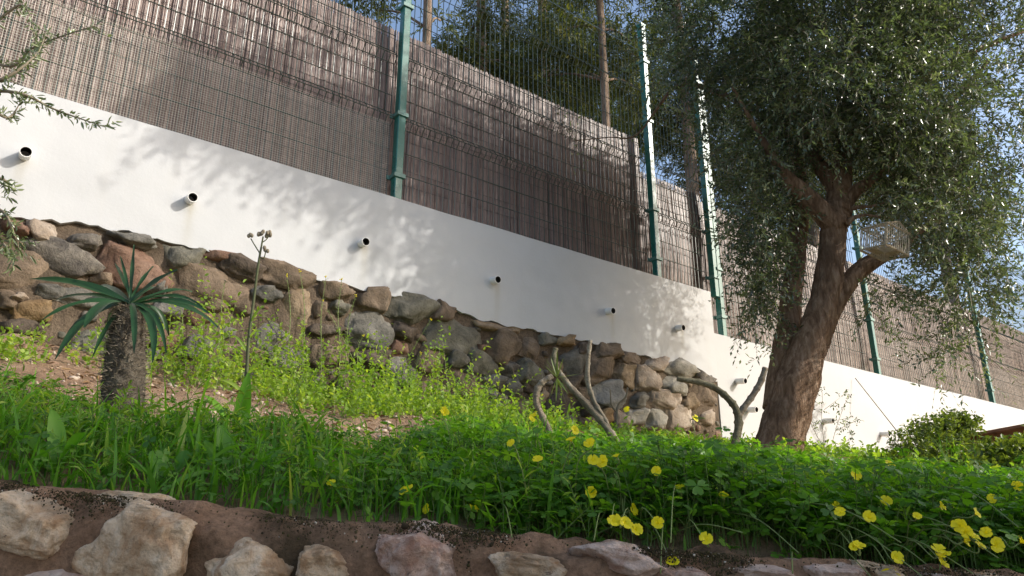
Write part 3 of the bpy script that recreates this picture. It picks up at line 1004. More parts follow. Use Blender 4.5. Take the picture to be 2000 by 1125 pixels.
def build_olive():
    t = thing('olive_tree', 'leaning evergreen tree with twin brown trunks and dense small leaves', 'tree', T0)
    lo = np.array(T0)
    mb = MB()
    limb(mb, [(1507, 925, 62), (1518, 885, 53), (1530, 840, 49), (1544, 790, 46), (1566, 720, 42), (1592, 650, 36), (1612, 580, 30), (1623, 500, 28), (1630, 440, 28), (1634, 405, 30)], 0, 0, 28, .16, 1, 8)
    limb(mb, [(1520, 800, 33), (1528, 720, 29), (1538, 650, 26), (1547, 570, 22), (1555, 490, 20), (1561, 430, 19), (1562, 370, 17), (1556, 300, 12)], .12, .35, 20, .14, 5, 6)
    mb.build('trunk', M_BARK, t, smooth=True, loc=None).location = tuple(-lo)
    limbs = [([(1606, 640, 26), (1640, 575, 21), (1672, 535, 20), (1705, 510, 18), (1742, 490, 14), (1775, 470, 9), (1820, 430, 5)], 0, .1),
             ([(1634, 440, 30), (1600, 408, 23), (1568, 376, 19), (1535, 345, 16), (1505, 300, 9), (1470, 240, 5), (1430, 170, 2.5)], -.02, -.25),
             ([(1634, 420, 32), (1640, 370, 25), (1650, 300, 18), (1660, 220, 14), (1672, 110, 10), (1690, -20, 7), (1700, -150, 5)], 0, .2),
             ([(1642, 380, 22), (1615, 340, 18), (1590, 310, 15), (1560, 240, 11), (1520, 130, 8), (1480, 0, 5)], 0, .3),
             ([(1642, 410, 20), (1668, 376, 15), (1702, 352, 10), (1760, 300, 8), (1840, 220, 6), (1930, 120, 4)], 0, -.1),
             ([(1652, 412, 6), (1674, 405, 5), (1700, 403, 3), (1730, 395, 2)], -.05, -.1),
             ([(1652, 438, 8), (1668, 425, 5), (1690, 420, 3), (1720, 424, 2)], -.08, -.15),
             ([(1650, 300, 14), (1740, 200, 9), (1860, 120, 7), (2000, 60, 4)], 0, .4),
             ([(1562, 300, 12), (1490, 230, 9), (1400, 180, 6), (1320, 170, 4), (1245, 262, 1.8), (1190, 268, 1.3), (1120, 275, .8)], .3, .7)]
    for i, (p, a, b_) in enumerate(limbs):
        m = MB(); limb(m, p, a, b_, 12, .08, i * 9, 5)
        m.build('branch', M_BARK, t, smooth=True).location = tuple(-lo)
    # crown: volumes given by their place, size and share of twigs
    E = [(1650, 120, 220, 170, .0, .8, 2300), (1420, 50, 150, 110, .1, .55, 700), (1370, 180, 50, 60, .3, .35, 60), (1790, 160, 160, 200, .05, .75, 1250), (1960, 190, 110, 220, .05, .55, 330), (1488, 420, 58, 85, .05, .3, 330), (1480, 555, 38, 55, .05, .25, 130),
         (1830, 390, 120, 120, .0, .45, 700), (1880, 545, 75, 75, .0, .3, 150), (1735, 560, 50, 25, -.05, .2, 45), (1720, -60, 380, 100, .0, .8, 900),
         (1842, 670, 18, 50, -.05, .12, 18), (1640, 340, 170, 90, .75, .3, 500), (1410, 240, 55, 80, .5, .35, 130), (1945, 480, 70, 140, .1, .3, 120), (1500, 290, 70, 50, .1, .35, 210), (1740, 330, 95, 70, .25, .3, 400),
         (2140, 110, 170, 210, .25, .5, 900), (2000, -120, 200, 120, .1, .6, 500),  # outer crown right of view, added to keep sun off the inside
         (1480, -210, 250, 150, -.75, .4, 800), (1800, -270, 260, 140, -.85, .45, 600), (1590, -350, 230, 140, -1.2, .32, 700), (1380, -290, 170, 120, -1.25, .3, 300), (1560, -480, 170, 90, -1.55, .25, 420), (1420, -420, 150, 90, -1.6, .25, 260), (1300, 110, 60, 60, .2, .3, 70)]  # overhead volumes out of view, added to shade the white wall
    PP = []; DD = []
    for (cx, cy, rx, ry, off, rz, n) in E:
        u = unit(RNG.normal(size=(n, 3))) * (RNG.uniform(.12, 1, n) ** .42)[:, None]
        dep = TY + off
        px = cx + u[:, 0] * rx; py = cy + u[:, 2] * -ry; yy = dep + u[:, 1] * rz
        pts = np.array([at(a, b_, c) for a, b_, c in zip(px, py, yy)])
        keep = (pts @ NV) < D - .12
        c0 = at(cx, cy, dep)
        dr = unit(pts - c0) * .7 + RNG.normal(0, .45, (n, 3)) + np.array([0, 0, -.05])
        PP.append(pts[keep]); DD.append(dr[keep])
    # keep the fork and the trunks clear of twigs on the camera side
    P = np.concatenate(PP); Dr = np.concatenate(DD)
    rel = P - np.array([0, 0, CZ]); fwd = rel[:, 1] * ct + rel[:, 2] * st_; upc = -rel[:, 1] * st_ + rel[:, 2] * ct
    ix = 1000 + F * rel[:, 0] / fwd; iy = 562.5 - F * upc / fwd
    clear = (ix > 1530) & (ix < 1715) & (iy > 300) & (rel[:, 1] < TY + .3)
    clear |= (ix > 1668) & (ix < 1785) & (iy > 400) & (iy < 515) & (rel[:, 1] < TY + .1)
    P = P[~clear]; Dr = Dr[~clear]
    # crown thinned where its shadow would cover the sunlit upper screen and wall
    Sv = np.array(SUN)
    k = (D + .1 - P @ NV) / (-(Sv @ NV))
    Q = P - Sv * k[:, None] - np.array([0, 0, CZ])
    qf = Q[:, 1] * ct + Q[:, 2] * st_
    qx = 1000 + F * Q[:, 0] / qf; qy = 562.5 - F * (-Q[:, 1] * st_ + Q[:, 2] * ct) / qf
    lim = np.interp(qx, [-500, 250, 500, 750, 900, 1000, 1250, 1290, 1300, 1420], [900, 60, 120, 190, 190, 215, 340, 360, 560, 600])
    thin = np.clip((lim - qy) / 50 + .5, 0, 1) * .93
    band = ((qx > 1120) & (qy > 480)) * .45 + ((qx > 520) & (qx < 760) & (qy > 300)) * .12
    gap = np.array([mnoise.noise(Vector((a / 70, b_ / 70, 3))) for a, b_ in zip(qx, qy)])
    thin = np.maximum(thin * np.where(gap > -.28, 1, .35), band)
    keep = RNG.uniform(0, 1, len(P)) > thin
    P = P[keep]; Dr = Dr[keep]
    N = len(P)
    V, Fc, rnd, line = twigs(P, Dr, RNG.uniform(.16, .34, N), 17, .044, .0155, .22, .9, LEAF2)
    stuff(mesh('crown', V - lo, Fc, M_OLIVE, t, rnd=rnd))
    VV, FF = ribbons(line, .0048)
    stuff(mesh('twigs', VV - lo, FF, M_TWIG, t))
    # long loose shoots in front of and below the crown
    sh_ = []
    for (px, py, dx, dy, n) in ((1480, 60, -60, -40, 6), (1540, 120, 40, -80, 8), (1350, 200, -60, 30, 5), (1420, 90, -90, -20, 6), (1650, 160, 60, -90, 8), (1500, 590, -10, 40, 3), (1840, 640, 10, 110, 6), (1690, 590, 40, 60, 5), (1905, 660, 20, 60, 5), (1250, 262, -110, 10, 3), (1120, 275, -5, -60, 3), (1750, 120, 80, -60, 8), (1580, 250, 60, 60, 6), (1530, 640, -40, 30, 3)):
        for _ in range(n):
            p = tp(px + RNG.normal(0, 30), py + RNG.normal(0, 30), RNG.uniform(-.5, .1) if px > 1300 else .7)
            q = tp(px + dx + RNG.normal(0, 25), py + dy + RNG.normal(0, 25), RNG.uniform(-.5, .1) if px > 1300 else .7)
            sh_.append((p, q - p))
    P = np.array([a for a, _ in sh_]); Dr = np.array([b_ for _, b_ in sh_])
    V, Fc, rnd, line = twigs(P, Dr, np.linalg.norm(Dr, axis=1) + .12, 16, .042, .012, .12, .8, LEAF2)
    stuff(mesh('loose_shoots', V - lo, Fc, M_OLIVE, t, rnd=np.clip(rnd + .35, 0, 1)))
    VV, FF = ribbons(line, .004)
    stuff(mesh('shoot_stems', VV - lo, FF, M_TWIG, t))
build_olive()

def build_left_branches():
    base = np.array([-3.05, 1.9, 0]); base[2] = float(ground(base[0], base[1]))
    t = thing('olive_tree', 'small tree at the left edge, only its leafy sprigs hanging into view', 'tree', base)
    mb = MB()
    P, R = smooth_path([base - UP * .1, base + np.array([.05, .1, .7]), base + np.array([.0, .25, 1.5]), base + np.array([.1, .2, 2.4])], [.07, .06, .05, .03], 5)
    mb.tube(P, R, 12, True, .12, 3); mb.build('trunk', M_BARK, t, smooth=True).location = tuple(-base)
    top = base + np.array([.0, .25, 1.5])
    m2 = MB(); Ls = []
    dep = 2.35
    for (pts) in ([(-200, 260), (-60, 190), (30, 180), (110, 215), (205, 248)], [(-200, 200), (-40, 170), (30, 140), (75, 100), (90, 60)], [(-200, 240), (-80, 110), (20, 130), (70, 90), (185, 50)], [(-200, 330), (-60, 330), (5, 350), (20, 365)], [(-200, 430), (-80, 400), (0, 410), (25, 450), (38, 490)], [(-150, 130), (-30, 60), (45, 10), (70, 90)], [(-150, 250), (-40, 210), (15, 230), (40, 200)], [(-150, 400), (-30, 440), (10, 480), (30, 500)]):
        P = [top + np.array([0, .0, RNG.uniform(-.5, .5)])] + [at(a, b_, dep + .1 * math.sin(a)) for a, b_ in pts]
        P, R = smooth_path(P, np.linspace(.012, .0016, len(P)), 6)
        m2 = MB(); m2.tube(P, R, 5, True)
        m2.build('branch', M_TWIG, t, smooth=True).location = tuple(-base)
        Ls += [(P[i], P[min(i + 2, len(P) - 1)] - P[max(i - 2, 0)]) for i in range(len(P) // 3, len(P))]
    P = np.array([a for a, _ in Ls]); Dr = np.array([b_ for _, b_ in Ls]) + RNG.normal(0, .03, (len(Ls), 3))
    # crown outside the frame keeps the tree whole
    n = 420
    u = unit(RNG.normal(size=(n, 3))) * (RNG.uniform(.2, 1, n) ** .4)[:, None]
    C = base + np.array([-.25, -.05, 2.3]) + u * np.array([.42, .5, .8])
    P2 = np.concatenate([P, C]); D2 = np.concatenate([Dr, u + RNG.normal(0, .4, (n, 3))])
    L = np.concatenate([RNG.uniform(.03, .07, len(P)), RNG.uniform(.12, .25, n)])
    V, Fc, rnd, line = twigs(P2, D2, L, 7, .030, .0085, .15, .8, LEAF4)
    stuff(mesh('crown', V - base, Fc, M_OLIVE, t, rnd=np.clip(rnd + .2, 0, 1)))
build_left_branches()

# ------------------------------------------------------------------ trees beyond the fence
def conifer(px, py_top, y, wid, label, n=1500, cl=None, trunk_r=.09, kind='pine_tree', tint=0.0, lean=0):
    b_ = at(px, 300, y); gz = CZ + 1.75 + max(0, (b_ @ NV) - D - 12) * .06
    base = np.array([b_[0], b_[1], gz])
    t = thing(kind, label, 'tree', base, 'trees beyond the fence')
    top = at(px + lean, py_top, y)[2]
    mb = MB()
    H = top - gz
    P, R = smooth_path([base - UP * .1, base + np.array([.06, 0, H * .35]), base + np.array([lean * .004, .05, H * .7]), base + np.array([lean * .006, 0, H])], [trunk_r, trunk_r * .85, trunk_r * .6, .02], 5)
    mb.tube(P, R, 10, True, .12, px)
    mb.build('trunk', M_PBARK, t, smooth=True).location = tuple(-base)
    # limbs carrying clumps of needles
    PP = []; DD = []
    lm = MB()
    for (cx, cy, rx, ry, dz) in cl:
        c = at(cx, cy, y + dz)
        k = min(len(P) - 1, max(2, int(len(P) * (c[2] - gz - .3) / H)))
        Q, RR = smooth_path([P[k], (P[k] + c) / 2 + UP * .08, c], [trunk_r * .35, trunk_r * .22, .012], 3)
        lm = MB(); lm.tube(Q, RR, 5, True)
        lm.build('branch', M_PBARK, t, smooth=True).location = tuple(-base)
        sx = rx * y / F; sz = ry * y / F
        m = int(n * sx * sz * 4.2)
        u = unit(RNG.normal(size=(m, 3))) * (RNG.uniform(.05, 1, m) ** .45)[:, None]
        PP.append(c + u * np.array([sx, (sx + sz) * .45, sz])); DD.append(u + RNG.normal(0, .5, (m, 3)) + np.array([0, 0, -.25]))
    Pn = np.concatenate(PP); Dn = np.concatenate(DD)
    keep = (Pn @ NV) > D + .45
    Pn = Pn[keep]; Dn = Dn[keep]
    V, Fc, rnd, line = twigs(Pn, Dn, RNG.uniform(.12, .3, len(Pn)), 11, .105, .020, .3, .8, LEAF2)
    stuff(mesh('crown', V - base, Fc, M_PINE, t, rnd=np.clip(rnd + tint, 0, 1)))
    return t

conifer(812, -700, 6.4, 0, 'pale barked tree right behind the first green post', 260, [(700, -40, 90, 60, .3), (760, -120, 120, 70, 0), (880, -130, 90, 50, 0), (860, 40, 18, 25, .4), (735, 20, 40, 30, .3)], .055, 'pine_tree', .1, -20)
conifer(930, -500, 9.0, 0, 'dark pine with yellowish needles nearest the first post gap', 330, [(905, 95, 60, 70, 0), (950, 130, 70, 70, .4), (960, 20, 60, 40, 0), (1010, 130, 45, 50, .3), (880, 130, 40, 40, .8), (930, -90, 110, 50, 0)], .10, 'pine_tree', .12)
conifer(1178, -600, 8.6, 0, 'slim straight trunked pine standing left of the bright post', 330, [(1100, 60, 70, 60, 0), (1060, 150, 60, 60, .4), (1130, 150, 50, 70, .7), (1230, 80, 60, 70, .3), (1160, -60, 150, 60, 0), (1240, 170, 50, 60, .8)], .065, 'pine_tree', .05)
conifer(1060, -500, 11.5, 0, 'deep shaded pine filling the gap in the middle background', 300, [(1040, 60, 50, 50, 0), (1080, 200, 90, 70, .5), (1000, 170, 60, 60, .2), (1150, 230, 80, 60, .2), (1060, -60, 100, 60, 0), (1180, 110, 70, 80, 0)], .12, 'pine_tree', -.2)
conifer(1340, -500, 10.0, 0, 'dark pine behind the short fence bay beside the step', 300, [(1300, 120, 70, 80, 0), (1340, 230, 80, 80, .3), (1420, 160, 80, 90, 0), (1380, 330, 80, 60, .4), (1340, -20, 110, 80, 0), (1270, 250, 50, 60, .6), (1450, 330, 70, 60, 0)], .11, 'pine_tree', -.1)
conifer(1560, -300, 12.0, 0, 'broad pine behind the tree trunk beyond the lower fence', 260, [(1520, 250, 120, 110, 0), (1640, 300, 110, 100, 0), (1560, 120, 130, 100, 0), (1560, 400, 110, 60, 0), (1450, 420, 70, 50, 0)], .13, 'pine_tree', -.05)
conifer(1800, 60, 15.0, 0, 'lighter rounded pine far right beyond the lower fence', 200, [(1760, 360, 110, 90, 0), (1880, 420, 110, 80, 0), (1820, 280, 90, 70, 0)], .14, 'pine_tree', .2)
conifer(985, -300, 16.0, 0, 'distant dark pine low behind the middle of the screen', 220, [(960, 120, 70, 80, 0), (1090, 130, 90, 90, 0), (1010, 220, 130, 70, 0), (1180, 220, 110, 90, 0), (890, 190, 50, 50, 0), (1120, 20, 70, 60, 0), (1250, 250, 80, 80, 0)], .16, 'pine_tree', -.2)

# ------------------------------------------------------------------ ground cover
def inbed(n, x0, x1, y0, y1, dens=None):
    x = RNG.uniform(x0, x1, n); y = RNG.uniform(y0, y1, n)
    ok = (np.stack([x, y, 0 * x], 1) @ NV < D - .05) & (y > 1.56)
    x, y = x[ok], y[ok]
    if dens is not None:
        k = RNG.uniform(0, 1, len(x)) < dens(x, y)
        x, y = x[k], y[k]
    return x, y

def pnoise(x, y, f, seed):
    return np.array([mnoise.noise(Vector((a * f, b_ * f, seed))) for a, b_ in zip(x, y)])

def grass(label, n, x0, x1, y0, y1, h, hv, w, dens=None, mat=None, curl=.5, seed=1, name='grass'):
    x, y = inbed(n, x0, x1, y0, y1, dens)
    N = len(x)
    z = ground(x, y) - .005
    az = RNG.uniform(0, 2 * math.pi, N)
    hh = np.clip(RNG.normal(h, hv, N), .03, None) * (1 + .5 * pnoise(x, y, 3.5, seed)) * np.where(x > .2, 1 - .5 * np.clip((y - 2.0) / 1.0, 0, 1), 1)
    lean = np.abs(RNG.normal(.25, .2, N)) * hh
    dirs = np.stack([np.cos(az), np.sin(az), 0 * az], 1)
    m = 6
    tt = np.linspace(0, 1, m)
    P = np.stack([x, y, z], 1)[:, None] + dirs[:, None] * (lean[:, None] * tt ** 1.8 * (1 + curl))[..., None] + UP * (hh[:, None] * (tt - curl * .55 * tt ** 3 * RNG.uniform(0, 1, N)[:, None]))[..., None]
    prof = [.75, 1, .95, .8, .5, .06]
    ww = np.clip(RNG.normal(w, w * .35, N), w * .3, None)
    fc = np.stack([np.cos(az), np.sin(az), 0 * az + .3], 1)[:, None] + RNG.normal(0, .3, (N, 1, 3))
    V, Fc = ribbons(P, ww, prof, fc)
    rnd = np.repeat(np.clip(RNG.normal(.42, .2, N), 0, 1), m * 2)
    o = mesh(name, V, Fc, mat or M_GRASS, rnd=rnd, smooth=True)
    tag(o, label, None, None, 'stuff')
    return o

nearf = lambda y: np.clip(1 - (y - 1.56) / 1.0, 0, 1)
grass('tall green grass along the left of the low front wall', 5200, -2.6, .45, 1.56, 2.25, .10, .035, .0055, lambda x, y: np.clip(1.15 - (y - 1.56) * 1.6, 0, 1) * np.clip((.35 - x) / .5, .15, 1))
grass('wide bladed grass clumps in the left foreground', 520, -2.4, .1, 1.56, 2.1, .115, .04, .011, lambda x, y: nearf(y), curl=.9, seed=4)
grass('fine grass among the clover on the right', 2600, -.2, 3.4, 1.56, 3.6, .10, .04, .004, lambda x, y: .8 + 0 * x, seed=8)
grass('sparse sunny grass tufts on the slope', 1700, -3, 5.5, 2.2, 6.2, .10, .04, .0045, lambda x, y: np.clip(.5 + pnoise(x, y, 2.2, 3), .05, 1) * np.where(x < -.3, .12, 1), seed=9)

# wood sorrel clover
def clover_tmpl():
    V = []; Fc = []
    for k in range(3):
        an = 2 * math.pi * k / 3
        c, s = math.cos(an), math.sin(an)
        loc = [(0, 0, 0), (-.38, .42, .02), (-.42, .82, -.06), (-.16, .98, -.12), (0, .72, -.14), (.16, .98, -.12), (.42, .82, -.06), (.38, .42, .02)]
        b_ = len(V)
        V += [(x * c - y * s, x * s + y * c, z) for x, y, z in loc]
        Fc += [(b_, b_ + 4, b_ + 1), (b_ + 1, b_ + 4, b_ + 2), (b_ + 2, b_ + 4, b_ + 3), (b_, b_ + 7, b_ + 4), (b_ + 7, b_ + 6, b_ + 4), (b_ + 6, b_ + 5, b_ + 4)]
    return np.array(V), np.array(Fc)
CT = clover_tmpl()

def clover(label, n, x0, x1, y0, y1, h, hv, size, dens=None, name='clover'):
    x, y = inbed(n, x0, x1, y0, y1, dens)
    N = len(x)
    g = ground(x, y)
    hh = np.clip(RNG.normal(h, hv, N), .015, None) * (1 + .45 * pnoise(x, y, 3.0, 21)) * (1 - .55 * np.clip((y - 1.9) / 1.0, 0, 1))
    off = RNG.normal(0, .025, (N, 2))
    top = np.stack([x + off[:, 0], y + off[:, 1], g + hh], 1)
    nrm = RNG.normal(0, .33, (N, 3)) + np.array([.12, -.12, 1.0])
    R = frames(np.cross(nrm, RNG.normal(size=(N, 3))), face=nrm)
    V, Fc = scatter(CT[0], CT[1], R, top, RNG.uniform(.75, 1.25, N) * size)
    rnd = np.repeat(np.clip(RNG.normal(.45, .22, N), 0, 1), len(CT[0]))
    o = mesh(name, V, Fc, M_CLOVER, rnd=rnd)
    tag(o, label, None, None, 'stuff')
    line = np.stack([np.stack([x, y, g], 1), np.stack([x, y, g + hh * .5], 1) + RNG.normal(0, .004, (N, 3)), top], 1)
    VV, FF = ribbons(line, .0015, False)
    o2 = mesh(name + '_stalks', VV, FF, M_STALK)
    tag(o2, 'thin green stalks under ' + label, None, None, 'stuff')
clover('dense low clover filling the right front bed', 10500, -.35, 2.6, 1.53, 3.3, .075, .03, .0205, lambda x, y: np.clip(.35 + (x + .35) * 2.2, .12, 1) * np.clip(1.5 - (y - 2.4) * .8, .25, 1))
clover('taller dark clover crowding over the right end of the front wall', 3800, -.1, 2.2, 1.565, 1.80, .085, .04, .021, lambda x, y: np.clip(.3 + x * 1.6, .15, 1))
clover('sunlit clover around the tree foot', 4200, .2, 4.6, 2.9, 5.8, .06, .025, .018, lambda x, y: np.clip(.75 + pnoise(x, y, 2.4, 5), .1, 1))
clover('scattered clover under the grass on the left', 4200, -2.4, .3, 1.56, 2.35, .055, .025, .016)

def weeds(label, n, reg, h, hv, m=11, ll=.024, lw=.016, mat=None, name='weeds', dens=None, tint=0.0):
    x0, x1, y0, y1 = reg
    x, y = inbed(n, x0, x1, y0, y1, dens)
    N = len(x); g = ground(x, y)
    P = np.stack([x, y, g], 1)
    Dr = RNG.normal(0, .28, (N, 3)) + UP
    L = np.clip(RNG.normal(h, hv, N), .03, None)
    V, Fc, rnd, line = twigs(P, Dr, L, m, ll, lw, .05, .9, LEAF4, .6)
    o = mesh(name, V, Fc, mat or M_WEED, rnd=np.clip(rnd + tint, 0, 1))
    tag(o, label, None, None, 'stuff')
    VV, FF = ribbons(line, .003)
    tag(mesh(name + '_stems', VV, FF, M_GTWIG), 'thin stems of ' + label, None, None, 'stuff')

def walld(x, y): return D - (np.stack([x, y, 0 * x], 1) @ NV)
def bandd(lo, hi, s0, s1, soft=.3):
    def f(x, y):
        d = walld(x, y); s = x * DV[0] + y * DV[1]
        return ((d > lo) & (d < hi) & (s > s0) & (s < s1)).astype(float) * np.clip(.75 + 1.1 * pnoise(x, y, 2.6, 31), .05, 1)
    return f
weeds('sunny leafy weeds along the foot of the stone wall', 5200, (-2.2, 1.6, 2.2, 5.6), .13, .06, 11, .024, .017, dens=lambda x, y: bandd(.03, 1.05, .15, 2.9)(x, y) * np.where(x * DV[0] + y * DV[1] < 1.15, (walld(x, y) < .36) * 1.0, 1.0))
weeds('tall wispy bright weeds climbing before the middle of the stone wall', 2300, (-1.9, 1.2, 2.4, 5.2), .33, .12, 20, .026, .016, name='weeds', dens=bandd(.04, .62, .75, 2.6), tint=.1)
weeds('low yellow green weeds near the wall at far left', 2000, (-3.4, -1.3, 1.9, 4.0), .085, .035, 9, .022, .018, dens=bandd(.03, .62, -2.5, .3), tint=.15)
weeds('broad low weeds in front of the stones on the right', 1700, (-.5, 3.4, 3.2, 6.6), .055, .025, 8, .030, .022, dens=bandd(.05, 1.1, 2.2, 6.5))
weeds('feathery weeds scattered on the bare soil', 150, (-2.6, .4, 2.2, 3.6), .06, .03, 9, .018, .010, dens=lambda x, y: np.clip(.35 + pnoise(x, y, 3, 12), .02, 1), tint=.1)
weeds('grey green ragged weeds among the front grass', 260, (-1.6, 1.2, 1.58, 2.1), .13, .04, 14, .030, .007)
weeds('leafy weeds below the white wall on the right', 1500, (1.6, 6.0, 3.4, 9.0), .08, .03, 9, .036, .022, dens=lambda x, y: np.clip(.7 + pnoise(x, y, 1.7, 18), .1, 1))

# soil litter
def litter():
    x, y = inbed(5200, -3.2, 1.2, 2.0, 4.6)
    N = len(x)
    P = np.stack([x, y, ground(x, y) + .002], 1)
    TV = ICO[1][0] * np.array([1, .8, .55])
    sz = np.exp(RNG.normal(math.log(.006), .55, N)); sz = np.clip(sz, .002, .03)
    V, Fc = scatter(TV, ICO[1][1], frames(RNG.normal(size=(N, 3)), face=RNG.normal(0, .4, (N, 3)) + UP), P, sz)
    o = mesh('gravel', V, Fc, M_PEBBLE, rnd=np.repeat(RNG.uniform(0, 1, N), len(TV)))
    tag(o, 'small stones and clods on the bare slope', None, None, 'stuff')
    x, y = inbed(2600, -3.2, 1.5, 1.9, 4.6)
    N = len(x)
    P = np.stack([x, y, ground(x, y) + .006], 1)
    dr = RNG.normal(size=(N, 3)) * np.array([1, 1, .25])
    V, Fc = scatter(LEAF4[0], LEAF4[1], frames(dr, face=RNG.normal(0, .5, (N, 3)) + UP), P, np.stack([RNG.uniform(.006, .016, N), RNG.uniform(.015, .05, N), RNG.uniform(.02, .06, N)], 1))
    o = mesh('leaf_litter', V, Fc, M_DRY, rnd=np.repeat(RNG.uniform(0, 1, N), len(LEAF4[0])))
    tag(o, 'dry fallen leaves and straw on the reddish soil', None, None, 'stuff')
litter()

# ------------------------------------------------------------------ yellow flowers
def petal_mesh():
    V = []; Fc = []
    prof = [(0, .10, 0), (.25, .22, .30), (.5, .40, .52), (.8, .50, .62), (1.0, .30, .60)]
    for (y, w, z) in prof:
        V += [(-w, y, z + .03), (0, y, z - .02), (w, y, z + .03)]
    for i in range(4):
        for k in range(2):
            Fc.append((i * 3 + k, i * 3 + k + 1, i * 3 + k + 4, i * 3 + k + 3))
    me = bpy.data.meshes.new('petal'); me.from_pydata(V, [], Fc); me.update()
    for p in me.polygons: p.use_smooth = True
    me.materials.append(M_PETAL)
    return me
PETAL = petal_mesh()
FL = [(795, 962, 1.15), (835, 995, .8), (920, 997, .95), (1155, 963, .85), (1232, 997, .9), (1198, 1019, .9), (1220, 1023, .9), (1242, 1036, .8), (1285, 1022, .8), (1328, 955, .8), (1413, 970, .75), (1380, 1055, .95), (1315, 1102, .85),
      (1631, 990, .8), (1641, 1003, .75), (1697, 1012, .8), (1730, 981, .85), (1678, 1069, .8), (1668, 1068, .6), (1750, 1090, .85), (1736, 1118, 1.1), (1835, 990, .7), (1830, 1076, .85), (1842, 1085, .85), (1838, 1102, .85), (1876, 1028, .9), (1884, 1040, .9),
      (1898, 1050, .8), (1882, 1058, .8), (1912, 1068, .75), (1925, 1042, .75), (1944, 1066, 1.0), (1992, 1060, .9), (1904, 1005, .7), (1938, 975, .75), (1158, 900, .9), (1178, 903, .9), (1050, 900, .8), (1283, 921, .8), (1116, 862, .8), (1045, 814, .9), (1037, 820, .7),
      (1121, 841, .8), (1152, 868, .85), (1225, 801, .8), (1670, 930, .8), (1735, 910, .8), (1356, 818, .9), (868, 806, .9), (648, 945, .7), (1000, 868, .7), (1205, 893, .6), (1990, 950, .8), (1790, 1010, .6)]
FGROUP = 'yellow wood sorrel flowers'
FLAB = ['largest open yellow flower at the left end, above the grass', 'small side-facing yellow flower just right of the largest one', 'lone yellow flower above the mortar between two pale rocks', 'yellow flower alone in the dark clover right of the wall middle', 'upper flower of the four-flower bunch low over the wall middle', 'left flower of the pair in the wall-middle bunch', 'right flower of the pair in the wall-middle bunch', 'lowest drooping flower of the wall-middle bunch', 'side-facing yellow flower just right of the wall-middle bunch', 'small yellow trumpet flower standing up above the shaded clover', 'small yellow flower half facing away in the deep shade', 'big round yellow flower low over the dark clover by itself', 'yellow flower hanging lowest over the pink rocks of the front wall', 'upper of two touching yellow flowers in the right clover', 'lower of two touching yellow flowers in the right clover', 'single yellow flower just right of the touching pair', 'wide yellow flower highest in the shaded clover on the right', 'right flower of the close low pair near the wall edge', 'smaller left flower of the close low pair near the wall edge', 'yellow flower tilted down near the bottom, left of the big bunch', 'big yellow flower at the very bottom edge on the right', 'small yellow flower above the big right-hand bunch', 'top flower of the drooping chain of three near the bottom', 'middle flower of the drooping chain of three near the bottom', 'bottom flower of the drooping chain of three near the bottom', 'topmost flower of the big right-hand bunch', 'second flower of the big bunch, just under the topmost', 'right-leaning flower of the big right-hand bunch', 'lowest flower of the big right-hand bunch', 'narrow side-on yellow flower just right of the big bunch', 'small yellow flower between the big bunch and the frame edge', 'large frilly yellow flower near the right frame edge', 'yellow flower cut by the right frame edge, lower one', 'tiny yellow flower alone above the big bunch on its right', 'highest small yellow flower at far right in half shade', 'left flower of the sunlit pair in front of the pale bare stems', 'right flower of the sunlit pair in front of the pale bare stems', 'dim yellow flower low in the grass below the bare stems', 'yellow flower right of the foot of the pale bare stems', 'yellow flower in sunny weeds left of the bare stems foot', 'upper flower of the pair growing before the small dark stones', 'lower flower of the pair growing before the small dark stones', 'bell-shaped yellow flower facing down beside the bare stems', 'yellow flower in half sun just left of the bare stems foot', 'yellow flower in front of the blue grey stone', 'yellow flower in front of the big tree, in clover', 'yellow flower before the sapling on the sunny slope', 'yellow flower at the right end of the stone wall', 'yellow flower in the sunny weeds before the dark stones', 'pale small yellow flower deep in the left grass', 'small faded yellow flower in the sunlit middle weeds', 'small dim flower between the bare stems and the shade', 'yellow flower cut by the right frame edge, upper one', 'small yellow flower in the dark clover left of the big bunch']
assert len(FLAB) == len(FL)
for i, (px, py, k) in enumerate(FL):
    hgt = .16 if py > 930 else .19
    c = veg_hit(px, py, hgt, 1.44)
    lab = FLAB[i]
    gy = max(c[1] + .05, 1.6)
    gp = np.array([c[0] + random.uniform(-.05, .05), gy + random.uniform(0, .06), 0]); gp[2] = float(ground(gp[0], gp[1]))
    f = thing('sorrel_flower', lab, 'flower', c, FGROUP)
    size = .0138 * k * (1.15 if c[1] > 2.6 else 1)
    fd = unit(np.array([random.gauss(-.05, .45), random.gauss(-.85, .35), random.gauss(.45, .3)]))
    R = frames(np.cross(fd, np.array([random.random(), random.random(), .1]))[None], face=fd[None])[0]
    for j in range(5):
        an = 2 * math.pi * j / 5 + random.uniform(-.12, .12)
        M = Matrix(R.tolist()) @ Matrix.Rotation(an, 3, 'Z')
        o = bpy.data.objects.new('petal', PETAL); COL.objects.link(o); o.parent = f
        mt = M.to_4x4(); sc = size * random.uniform(.9, 1.1)
        o.matrix_local = mt @ Matrix.Diagonal((sc * 1.05, sc, sc * random.uniform(.6, 1.3), 1))
    mb = MB()
    mid = (gp - c) * .5 + np.array([random.uniform(-.02, .02), -.01, .04])
    P, RR = smooth_path([gp - c, mid, -fd * size * 1.5, -fd * size * .1], [.0013, .0012, .0012, .0022], 4)
    mb.tube(P, RR, 4); mb.build('stalk', M_GTWIG, f, smooth=True)

